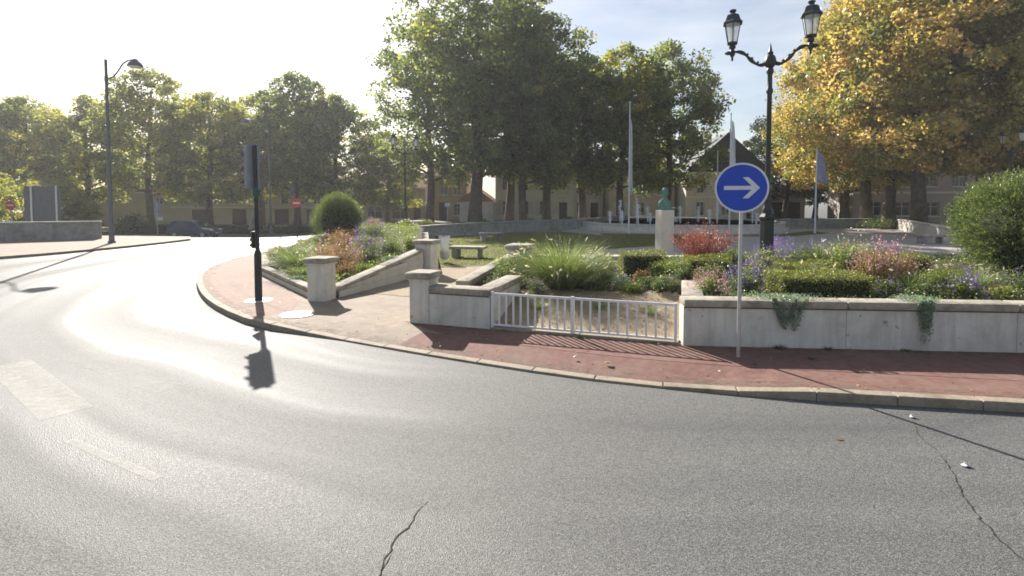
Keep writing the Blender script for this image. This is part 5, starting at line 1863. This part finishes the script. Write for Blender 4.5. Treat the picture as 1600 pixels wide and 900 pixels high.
grass_clump('fountain_grass', P2(1.28, 12.75), 1.15, 1.3, 3600, 'large arching fountain grass with pale plumes behind the white fence', plumes=44, droop=0.62, width=0.013)
shrub('shrub', P2(-0.15, 13.6), 0.55, 0.6, 0.55, 2600, 0.045, 'bush', 'dark green leafy shrub at the foot of the sloping stone cap')
shrub('shrub', P2(-0.25, 14.9), 0.4, 0.6, 0.45, 1800, 0.05, 'fresh', 'light green shrub below the low round-cornered pier')
shrub('flower_clump', P2(0.62, 12.1), 0.35, 0.3, 0.30, 1400, 0.035, 'bush', 'low clump with blue-purple flowers under the fountain grass', 'flowers', 'purple', 26, 0.035, GP)
shrub('shrub', P2(2.35, 13.3), 0.5, 0.5, 0.42, 2000, 0.045, 'bush', 'dark low shrub beside the fountain grass')
shrub('flower_clump', P2(2.72, 12.55), 0.36, 0.36, 0.42, 1700, 0.04, 'sage', 'silvery clump with small pink heads before the dark box hedge', 'flowers', 'pink', 34, 0.03, GP)
for x, y, rx, h, mt, lab in [(0.15, 12.75, 0.42, 0.42, 'bush', 'dark green plant filling the bed beside the short wall'), (2.05, 12.45, 0.42, 0.34, 'bush', 'low dark plant at the edge of the gravel bank'), (3.3, 12.75, 0.36, 0.34, 'russet', 'small brownish plant between gravel bank and box hedge'),
                             (3.5, 11.75, 0.40, 0.34, 'bush', 'dark low plant behind the fence beside the wall return'), (2.85, 12.0, 0.36, 0.30, 'fresh', 'pale green low plant at the top of the gravel bank'), (4.05, 11.95, 0.36, 0.36, 'bush', 'dark leafy plant at the end of the wall return'), (3.75, 12.9, 0.4, 0.4, 'fresh', 'light leafy plant right of the dark box block'),
                             (0.2, 14.6, 0.6, 0.7, 'bush', 'dark shrub between the fountain grass and the round-cornered pier'), (2.5, 14.6, 0.7, 0.7, 'fresh', 'leafy shrub behind the fountain grass'), (1.5, 15.4, 0.8, 0.6, 'bush', 'dark shrub before the low cream wall')]:
    shrub('shrub', P2(x, y), rx, rx * 0.9, h, 2200, 0.045, mt, lab)
box_hedge(P2(3.45, 13.5), 1.15, 0.8, 0.62, R(-8), 5200, 'clipped box block above the middle of the white fence')
shrub('shrub', P2(4.0, 12.6), 0.42, 0.42, 0.34, 1700, 0.045, 'fresh', 'light green low plant between two box hedges')
shrub('shrub', P2(3.3, 12.2), 0.45, 0.35, 0.28, 1600, 0.04, 'bush', 'low dark green plant behind the fence end post')
box_hedge(P2(4.62, 12.1), 0.95, 0.7, 0.36, R(-8), 3600, 'small clipped box block below the red shrub')
e_ = spiky_shrub(P2(4.95, 13.2), 0.95, 1.08, 190, 'spiky red-leaved shrub beside the bust pedestal')
shrub('flower_clump', P2(3.95, 10.25), 0.40, 0.35, 0.40, 1700, 0.04, 'fresh', 'clump of small pink flowers at the wall corner beside the sign pole', 'flowers', 'pink', 70, 0.026, GP, spikes=26, spike_h=0.22, up=0.4)
shrub('flower_clump', P2(4.75, 10.35), 0.42, 0.35, 0.46, 2000, 0.05, 'bush', 'green clump with purple flower spikes behind the sign pole', 'flowers', 'purple', 12, 0.03, GP, spikes=30, spike_h=0.30)
shrub('flower_clump', P2(5.35, 11.2), 0.42, 0.38, 0.48, 1900, 0.05, 'fresh', 'clump with tall purple flower spikes at the lamp post foot', 'flowers', 'purple', 10, 0.03, GP, spikes=36, spike_h=0.34)
shrub('flower_clump', P2(6.15, 12.2), 0.40, 0.35, 0.45, 1700, 0.05, 'fresh', 'yellow-green flowering clump before the lamp post', 'flowers', 'pink', 24, 0.03, GP)
box_hedge(P2(6.05, 10.1), 1.75, 0.85, 0.42, math.atan2(wd[1], wd[0]), 9500, 'long clipped yellow-green box hedge along the planter wall')
box_hedge(P2(6.6, 11.4), 1.3, 0.45, 0.34, math.atan2(wd[1], wd[0]), 4800, 'narrow clipped box strip behind the long hedge')
for x, y, lab in [(7.15, 13.9, 'lavender clump with dense purple spikes nearest the lamp post'), (7.7, 14.5, 'lavender clump with purple spikes in front of the low cream wall'), (8.25, 13.8, 'lavender clump with purple spikes behind the white-flowered grass')]:
    shrub('lavender', P2(x, y), 0.42, 0.36, 0.42, 1200, 0.045, 'sage', lab, 'lavender', 'purple', 6, 0.03, 'lavender clumps by the lamp post', spikes=70, spike_h=0.32)
shrub('flower_clump', P2(6.5, 13.0), 0.42, 0.36, 0.46, 1700, 0.05, 'fresh', 'purple-spiked clump between the lamp post and the lavender', 'flowers', 'purple', 6, 0.03, GP, spikes=30, spike_h=0.28)
grass_clump('fountain_grass', P2(7.55, 12.4), 0.8, 0.72, 1700, 'fresh green grass clump topped with white flowers', plumes=10, droop=0.7, width=0.013, plume_mat='white')
grass_clump('fountain_grass', P2(8.5, 12.9), 0.7, 0.75, 1300, 'yellow-green grass clump behind the tall pink shrub', plumes=8, droop=0.7, width=0.012)
shrub('flower_clump', P2(7.75, 10.9), 0.60, 0.5, 1.02, 4600, 0.042, 'russet', 'tall loose shrub of pinkish dry flower heads behind the box hedge', 'shrub', 'pink', 150, 0.026, None, spikes=40, spike_h=0.3, up=0.5)
shrub('flower_clump', P2(8.35, 11.2), 0.55, 0.45, 0.82, 3200, 0.042, 'russet', 'russet flowering shrub leaning towards the dome bush', 'shrub', 'pink', 70, 0.026, None, spikes=18, spike_h=0.25, up=0.5)
shrub('flower_clump', P2(7.25, 9.85), 0.34, 0.3, 0.40, 1700, 0.04, 'bush', 'clump with pale lilac flowers at the hedge end', 'flowers', 'purple', 36, 0.032, GP)
shrub('shrub', P2(7.9, 9.75), 0.45, 0.32, 0.36, 2100, 0.045, 'bush', 'dark green low shrub on the wall under the pink shrub')
shrub('flower_clump', P2(8.75, 9.85), 0.45, 0.32, 0.38, 2000, 0.045, 'fresh', 'clump with bright purple asters near the dome bush', 'flowers', 'purple', 60, 0.042, GP)
shrub('shrub', P2(9.4, 9.7), 0.42, 0.32, 0.30, 1700, 0.045, 'box', 'low yellow-green plant along the wall before the dome bush')
shrub('shrub', P2(9.2, 10.9), 0.6, 0.5, 0.42, 2300, 0.045, 'fresh', 'spreading yellow-green shrub between the russet shrub and the dome bush')
box_hedge(P2(9.3, 12.4), 1.5, 0.5, 0.35, R(-4), 4200, 'clipped box strip behind the russet shrub')
shrub('flower_clump', P2(9.15, 10.3), 0.3, 0.3, 0.45, 1200, 0.04, 'bush', 'tall clump with lilac flowers beside the spreading shrub', 'flowers', 'purple', 26, 0.035, GP, spikes=10, spike_h=0.2)
dome_bush(P2(12.25, 11.95), 1.45, 2.2, 72000, 'large clipped green dome bush at the end of the planter')
dome_bush((-8.55, 25.3, z_corner(-8.55, 25.3) - 0.05), 1.20, 2.0, 46000, 'smaller green dome bush in the corner flower bed')
trailing(4.85, 9.0, 0.972, 0.62, 0.62, 'silver-green plant spreading over the wall cap and trailing down beside the sign pole', 3400)
trailing(7.16, 8.82, 0.972, 0.32, 0.82, 'narrow silver-green plant hanging down the wall to the pavement', 2400)

for x, y, rx, h, mt, fl, lab in [(5.55, 10.35, 0.32, 0.40, 'fresh', 'white', 'pale flowering plant between the purple spikes and the long hedge'), (6.9, 12.3, 0.5, 0.55, 'bush', 'purple', 'loose green plant with lilac dots behind the narrow box strip'),
                                 (8.05, 12.0, 0.55, 0.8, 'fresh', 'white', 'tall loose green plant with white heads behind the pink shrub'), (9.0, 11.7, 0.55, 0.75, 'russet', 'pink', 'dry pinkish plant between russet shrub and dome bush'),
                                 (7.45, 11.6, 0.45, 0.7, 'fresh', 'pink', 'airy green plant with pink dots beside the white-flowered grass'), (10.2, 10.1, 0.5, 0.5, 'bush', 'purple', 'green plant with lilac flowers at the dome bush foot'),
                                 (5.75, 13.2, 0.5, 0.6, 'fresh', None, 'light green shrub between the red shrub and the lamp post'), (4.35, 11.2, 0.4, 0.4, 'bush', 'pink', 'leafy plant with pink dots before the small box block')]:
    shrub('flower_clump', P2(x, y), rx, rx * 0.85, h, 2000, 0.045, mt, lab, 'flowers', fl, 40 if fl else 0, 0.028, GP, up=0.45, lump=0.4)
for x, y, s, h, lab in [(6.35, 10.95, 0.45, 0.6, 'thin green grass tuft behind the long box hedge'), (8.1, 10.35, 0.4, 0.6, 'thin grass tuft beside the tall pink shrub'), (9.7, 10.6, 0.4, 0.55, 'thin grass tuft among the plants before the dome bush')]:
    grass_clump('grass_tuft', P2(x, y), s, h, 320, lab, droop=0.6, width=0.01, plumes=5)

# --- corner bed
def P1(x, y):
    return (x, y, z_corner(x, y))


GC = 'flowering plants of the corner bed'
grass_clump('fountain_grass', P1(-7.3, 17.3), 0.95, 0.85, 1900, 'bright green grass clump with pale tips beside the traffic light', plumes=16, droop=0.8, width=0.014)
grass_clump('fountain_grass', P1(-8.5, 19.2), 0.95, 0.9, 1500, 'green grass clump at the back rim of the corner bed', plumes=22, droop=0.8, width=0.015)
grass_clump('fountain_grass', P1(-6.6, 15.9), 0.6, 0.5, 900, 'small yellowing grass clump on the low rim of the corner bed', plumes=0, droop=0.8, width=0.014)
shrub('shrub', P1(-5.75, 15.0), 0.42, 0.35, 0.35, 1700, 0.045, 'fresh', 'low bright green plant left of the rounded-cap pier')
shrub('shrub', P1(-6.4, 15.15), 0.45, 0.3, 0.24, 1500, 0.045, 'sage', 'silvery ground cover spilling over the low rim')
shrub('russet_shrub', P1(-5.6, 16.6), 1.0, 0.75, 1.12, 6000, 0.05, 'russet', 'tall russet flowering shrub behind the rounded-cap pier', up=0.6, flowers='pink', nf=60, fsize=0.035, spikes=30, spike_h=0.3)
shrub('russet_shrub', P1(-6.5, 17.6), 0.7, 0.6, 1.0, 3400, 0.05, 'russet', 'feathery russet shrub between the green grass and the taller russet shrub', up=0.6, flowers='plume', nf=30, fsize=0.03)
shrub('russet_shrub', P1(-5.0, 15.3), 0.42, 0.36, 0.60, 2200, 0.045, 'russet', 'brown-tinged low shrub right of the rounded-cap pier', up=0.5)
shrub('russet_shrub', P1(-6.9, 20.8), 0.9, 0.7, 0.95, 3200, 0.055, 'russet', 'reddish shrub in front of the smaller dome bush', up=0.6, flowers='pink', nf=40, fsize=0.04)
shrub('flower_clump', P1(-5.35, 18.6), 0.75, 0.6, 0.80, 3400, 0.05, 'fresh', 'clump dense with purple flowers in the middle of the corner bed', 'flowers', 'purple', 120, 0.045, GC, spikes=50, spike_h=0.35)
shrub('flower_clump', P1(-4.8, 17.2), 0.55, 0.5, 0.62, 2600, 0.05, 'bush', 'green clump with a few purple flowers above the sloping wall', 'flowers', 'purple', 40, 0.04, GC, spikes=14, spike_h=0.3)
shrub('shrub', P1(-4.3, 18.0), 0.6, 0.5, 0.62, 2800, 0.05, 'bush', 'dark green leafy shrub near the top of the sloping wall')
shrub('shrub', P1(-3.65, 18.3), 0.42, 0.4, 0.52, 1900, 0.05, 'fresh', 'pale-tipped shrub beside the upper pier', flowers='white', nf=24, fsize=0.03)
shrub('shrub', P1(-4.55, 15.6), 0.5, 0.45, 0.36, 2100, 0.045, 'fresh', 'low green plant spilling onto the sloping wall')
shrub('shrub', P1(-3.95, 16.75), 0.45, 0.5, 0.26, 1700, 0.04, 'sage', 'grey-green ground cover along the sloping wall cap')
shrub('flower_clump', P1(-7.6, 18.6), 0.5, 0.5, 0.65, 1700, 0.05, 'fresh', 'clump with white flowers behind the bright green grass', 'flowers', 'white', 30, 0.04, GC)
shrub('shrub', P1(-9.4, 20.6), 0.6, 0.6, 0.6, 1800, 0.06, 'russet', 'dry pinkish plant at the outer rim of the corner bed')
shrub('flower_clump', P1(-6.2, 22.5), 0.8, 0.7, 0.8, 2000, 0.06, 'bush', 'purple-flowered clump at the back of the corner bed', 'flowers', 'purple', 50, 0.05, GC, spikes=16, spike_h=0.35)

# --- far bed behind the curved wall
for x, y, rx, h, mt, fl, lab in [
    (-9.9, 36.5, 0.9, 0.8, 'russet', 'pink', 'reddish shrub in the far bed behind the curved wall'),
    (-9.0, 34.6, 0.8, 0.55, 'box', None, 'low clipped yellow-green plant left of the far lamp post'),
    (-7.9, 38.6, 0.8, 0.6, 'fresh', 'white', 'pale flowering plant at the foot of the far lamp post'),
    (-6.9, 40.8, 0.9, 0.5, 'box', None, 'low yellow-green plant right of the far lamp post'),
    (-10.6, 38.8, 0.7, 0.8, 'bush', 'purple', 'purple-flowered plant beside the reddish far shrub')]:
    shrub('shrub', (x, y, 0.72), rx, rx, h, 1300, 0.10, mt, lab, flowers=fl, nf=24 if fl else 0, fsize=0.09)
m = MB()
m.poly([(p[0], p[1], 0.74) for p in [(-9.2, 28.9), (-7.3, 31.4), (-5.4, 35.8), (-2.0, 39.9), (2.0, 43.5), (6.3, 46.8), (4, 50), (-2, 47), (-7.5, 44.5), (-11.2, 38.5), (-11.3, 33)]])
tag(m.build('far_soil', MT['soil'], tri=True), 'planted soil behind the curved grey wall', kind='structure')
for x, y, rx, h, mt, lab in [(1.5, 44.6, 1.0, 0.45, 'fresh', 'low pale plant above the middle of the curved wall'), (5.2, 47.2, 0.8, 0.5, 'fresh', 'small pale round plant at the far end of the curved wall'),
                             (-2.6, 42.2, 1.0, 0.6, 'bush', 'dark low plant before the small white outbuilding'), (32.8, 45.6, 2.2, 1.1, 'bush', 'wide green shrub behind the sunlit white wall'),
                             (35.5, 50.0, 1.8, 1.2, 'dark_tree', 'dark bushy shrub below the slim orange tree')]:
    shrub('shrub', (x, y, 0.72 if x < 20 else 0.3), rx, rx, h, 1500, 0.11, mt, lab)

# --- weeds at the wall foot and on the kerb, fallen leaves, litter
for x, y, s, lab in [(4.72, 8.93, 0.16, 'weed tuft under the wide trailing plant'), (5.55, 8.88, 0.13, 'small weed at the wall foot between the trailing plants'), (6.85, 8.78, 0.12, 'small weed at the wall foot beside the narrow trailing plant'),
                     (4.95, 8.35, 0.10, 'weed growing in the red pavement near the sign pole'), (1.3, 9.62, 0.12, 'weed tuft under the middle fence post'), (-0.15, 10.18, 0.11, 'weed tuft under the fence beside the short wall'),
                     (2.6, 9.22, 0.10, 'weed tuft under the end of the white fence'), (3.85, 8.05, 0.06, 'tiny weed in the red pavement beside the sign shadow')]:
    o = grass_clump('weed', (x, y, 0.12), s, s * 0.8, 70, lab, 'weed', 'bush', droop=0.9, width=0.016)
n = 700
i_ = rng.integers(0, len(KF), n)
t_ = rng.random(n)
sel = (KF[i_][:, 0] > -12) & (KF[i_][:, 0] < 9)
i_, t_ = i_[sel], t_[sel]
off = np.where(rng.random(len(i_)) < 0.5, rng.normal(0.25, 0.12, len(i_)), rng.uniform(0.2, 1.6, len(i_)))
Q = KF[i_] + NF[i_] * off[:, None] + rng.normal(0, 0.2, (len(i_), 2)) * 0.5
zz = np.array([0.142 if o_ > 0.14 else 0.012 for o_ in off])
V = leaf_quads(np.concatenate([Q, zz[:, None]], axis=1), 0.045, 0.6, flat=0.8)
tag(mesh_obj('fallen_leaves', quads_mesh('fallen_leaves', V, rng.random(len(V)), LM['dry'])), 'dry leaves scattered along the kerb', 'leaves', kind='stuff')


def scrap(x, y, z, s, label, mat):
    m = MB()
    m.box((0, 0, 0.012), (s, s * 0.6, 0.012), 0.3, 0.003)
    m.box((s * 0.15, 0.01, 0.028), (s * 0.6, s * 0.5, 0.008), 0.9, 0.0, ry=0.35)
    for v in m.bm.verts:
        v.co += Vector((rnd.uniform(-.006, .006), rnd.uniform(-.006, .006), rnd.uniform(-.003, .003)))
    o = m.build('litter', mat, loc=(x, y, z))
    return tag(o, label, 'litter')


scrap(4.68, 5.17, 0.004, 0.07, 'scrap of white paper on the road beside the crack', MT['litter'])
scrap(5.05, 6.35, 0.004, 0.06, 'small white scrap on the road below the kerb', MT['litter'])
scrap(1.05, 8.42, 0.125, 0.06, 'small white scrap on the red pavement', MT['litter'])
def dead_leaf(x, y, z, s, label):
    e = quads_mesh('fallen_leaf', leaf_quads(np.array([[0, 0, 0.006], [0.015, 0.01, 0.011], [-0.015, 0.01, 0.009]]), s, 0.75, flat=0.85), rng.random(3), LM['dry'])
    return tag(mesh_obj('fallen_leaf', e, loc=(x, y, z)), label, 'leaf')
dead_leaf(1.55, 8.15, 0.125, 0.10, 'curled brown leaf on the red pavement before the fence')
dead_leaf(3.75, 5.75, 0.004, 0.055, 'brown leaf lying on the road near the dropped kerb')

# grit gathered along the wall foot and behind the kerb
MT['grit'] = paint('grit', (0.20, 0.165, 0.12), 0.46, 0.70, 5.5, 0.85)
m = MB()
m.poly([(x, y, 0.129) for x, y in [(3.1, 9.13), (8.8, 8.69), (14, 8.28), (14, 8.10), (8.8, 8.48), (3.1, 8.92)]])
m.poly([(x, y, 0.129) for x, y in [(-0.45, 10.30), (3.05, 9.14), (2.98, 8.98), (-0.5, 10.12)]])
m.poly([(x, y, 0.129) for x, y in [(-2.2, 10.85), (-0.45, 10.28), (-0.5, 10.14), (-2.25, 10.7)]])
tag(m.build('grit', MT['grit'], tri=True), 'sandy grit gathered at the foot of the planter walls', 'grit', kind='stuff')
m = MB()
k2 = KF + NF * 0.42
for i in range(len(KF) - 1):
    if -12 < KF[i][0] < 12:
        h0, h1 = kerb_h(KF[i]), kerb_h(KF[i + 1])
        zz0, zz1 = h0 + (0.12 - h0) * 0.33 + 0.004, h1 + (0.12 - h1) * 0.33 + 0.004
        m.poly([(*k0[i], h0 + 0.002), (*k0[i + 1], h1 + 0.002), (*k2[i + 1], zz1), (*k2[i], zz0)])
tag(m.build('kerb_grit', MT['grit']), 'sandy grit lying behind the kerb stones', 'grit', kind='stuff')

n = 2600
P = np.stack([rng.uniform(-0.6, 3.9, n), rng.uniform(9.2, 12.6, n)], axis=1)
P = P[inside(P, [(-0.3, 10.45), (3.1, 9.3), (3.7, 11.2), (2.9, 12.0), (0.2, 12.4)])]
s_ = (P[:, 0] + 0.45) * FB[0] + (P[:, 1] - 10.27) * FB[1]
P = P[rng.random(len(P)) < 0.25 + 0.35 * s_ / 2.2]
V = leaf_quads(np.concatenate([P, np.array([[z_bed(x, y) + 0.045] for x, y in P])], axis=1), 0.06, 0.45, flat=0.5)
tag(mesh_obj('leaf_litter', quads_mesh('leaf_litter', V, rng.random(len(V)), LM['dry'])), 'dry leaf litter on the gravel bank behind the fence', 'leaves', kind='stuff')
for x, y, s, lab in [(0.6, 11.3, 0.3, 'dry grass tuft on the gravel bank beside the short wall'), (1.9, 11.0, 0.26, 'dry grass tuft in the middle of the gravel bank'), (2.9, 10.6, 0.3, 'dry grass tuft on the gravel bank near the wall corner')]:
    grass_clump('dry_grass', (x, y, z_bed(x, y) + 0.02), s, s, 160, lab, 'grass tuft', 'grass', droop=0.8, width=0.01)

# low ground cover between the plants
def ground_cover(name, poly, f, n, leaf, mat, label, hmax=0.16):
    poly = np.array(poly)
    P = rng.uniform(poly.min(0), poly.max(0), (n, 2))
    P = P[inside(P, poly)]
    k = len(P)
    cl = 0.5 + 0.5 * np.sin(P[:, 0] * 3.1 + 1.7 * np.sin(P[:, 1] * 2.3)) * np.sin(P[:, 1] * 3.7 + P[:, 0])
    z = np.array([f(x, y) for x, y in P]) + 0.01 + rng.random(k) * hmax * (0.3 + cl)
    V = leaf_quads(np.concatenate([P, z[:, None]], axis=1), leaf, 0.55, flat=0.2)
    return tag(mesh_obj(name, quads_mesh(name, V, np.clip(0.3 + 0.4 * cl + 0.2 * rng.normal(size=k), 0, 1), LM[mat])), label, 'ground cover', kind='stuff')


ground_cover('ground_cover', [(3.5, 9.45), (14, 8.8), (14.4, 15.8), (0.9, 16.6), (0.3, 16.2), (-0.9, 13.4), (0.1, 12.7), (3.2, 12.3), (4.1, 11.3)], z_bed, 42000, 0.05, 'bush', 'low green ground cover of the raised planter')
ground_cover('ground_cover', [(-5.2, 14.0), (-4.85, 14.2), (-3.5, 17.7), (-3.5, 19), (-4.9, 27.3), (-7.3, 29.4), (-9.3, 28.2), (-10.3, 25), (-10.1, 21.6), (-8.6, 18.2)], z_corner, 30000, 0.06, 'fresh', 'low green ground cover of the corner bed', 0.22)

# greenery beyond the parapet
for px, D, sc, szz, lab in [(8, 47, 0.42, 0.95, 'small yellow tree with low branches behind the parapet'), (92, 56, 0.42, 0.9, 'small leafy tree behind the grey direction board'), (-40, 40, 0.42, 1.0, 'small yellow-green tree at the outer end of the parapet'), (125, 60, 0.34, 0.85, 'small low tree just beyond the parapet end')]:
    tree('mid2', px, D, 'plane_yellow', lab, 'small trees on the river bank', sc, szz, z=-2.2)
for px, D, rx, h, mt, lab in [(205, 60, 2.2, 2.6, 'bush', 'dark bush against the blank beige wall'), (30, 52, 5.0, 3.0, 'fresh', 'wide leafy bush behind the parapet and direction board'), (-60, 48, 5.0, 3.2, 'fresh', 'wide leafy bush behind the outer parapet')]:
    x = (px - 800) / 800 * D
    shrub('bush', (x, D, gz(x, D)), rx, rx * 0.7, h, 5000, 0.26, mt, lab, 'bush')

# verge and low hedge on the far side of the street
m = MB()
m.poly([(p[0], p[1], -1.06) for p in [(-62, 61), (-18, 60), (-12, 66), (-12, 74), (-70, 78)]])
tag(m.build('far_verge', MT['lawn'], tri=True), 'shaded grass verge before the cream building', kind='structure')
for k, (xa, xb) in enumerate([(-46, -37), (-36.5, -29), (-28.5, -19)]):
    lab = ['low dark hedge before the blank beige wall', 'low dark hedge behind the parked car', 'low dark hedge behind the no entry sign'][k]
    e = empty('low_hedge', ((xa + xb) / 2, 59.5, -1.15), 0, lab, 'hedge')
    n = 5000
    P = np.stack([rng.uniform(-0.5, 0.5, n) * (xb - xa), rng.uniform(-0.5, 0.5, n) * 1.1, rng.random(n) * 0.95], axis=1)
    mesh_obj('foliage', quads_mesh('foliage', leaf_quads(P, 0.16, 0.6), rng.random(n), LM['dark_tree']), e)
    m = MB(); m.box((0, 0, 0.4), (xb - xa - 0.2, 0.8, 0.85), bev=0.1); m.build('inner_twigs', LM['core'], e)

# sunlit air
m = MB()
m.box((0, 115, 14.0), (520, 300, 34.0))
hz = m.build('haze', None)
hz.data.materials.clear()
hm = bpy.data.materials.new('haze')
hm.use_nodes = True
hm.node_tree.nodes.clear()
ho = hm.node_tree.nodes.new('ShaderNodeOutputMaterial')
hv = hm.node_tree.nodes.new('ShaderNodeVolumePrincipled')
hv.inputs['Color'].default_value = (0.95, 0.96, 1.0, 1)
hv.inputs['Density'].default_value = 0.0006
hv.inputs['Anisotropy'].default_value = 0.35
hm.node_tree.links.new(hv.outputs['Volume'], ho.inputs['Volume'])
hz.data.materials.append(hm)
tag(hz, 'thin bright haze in the air', kind='stuff')
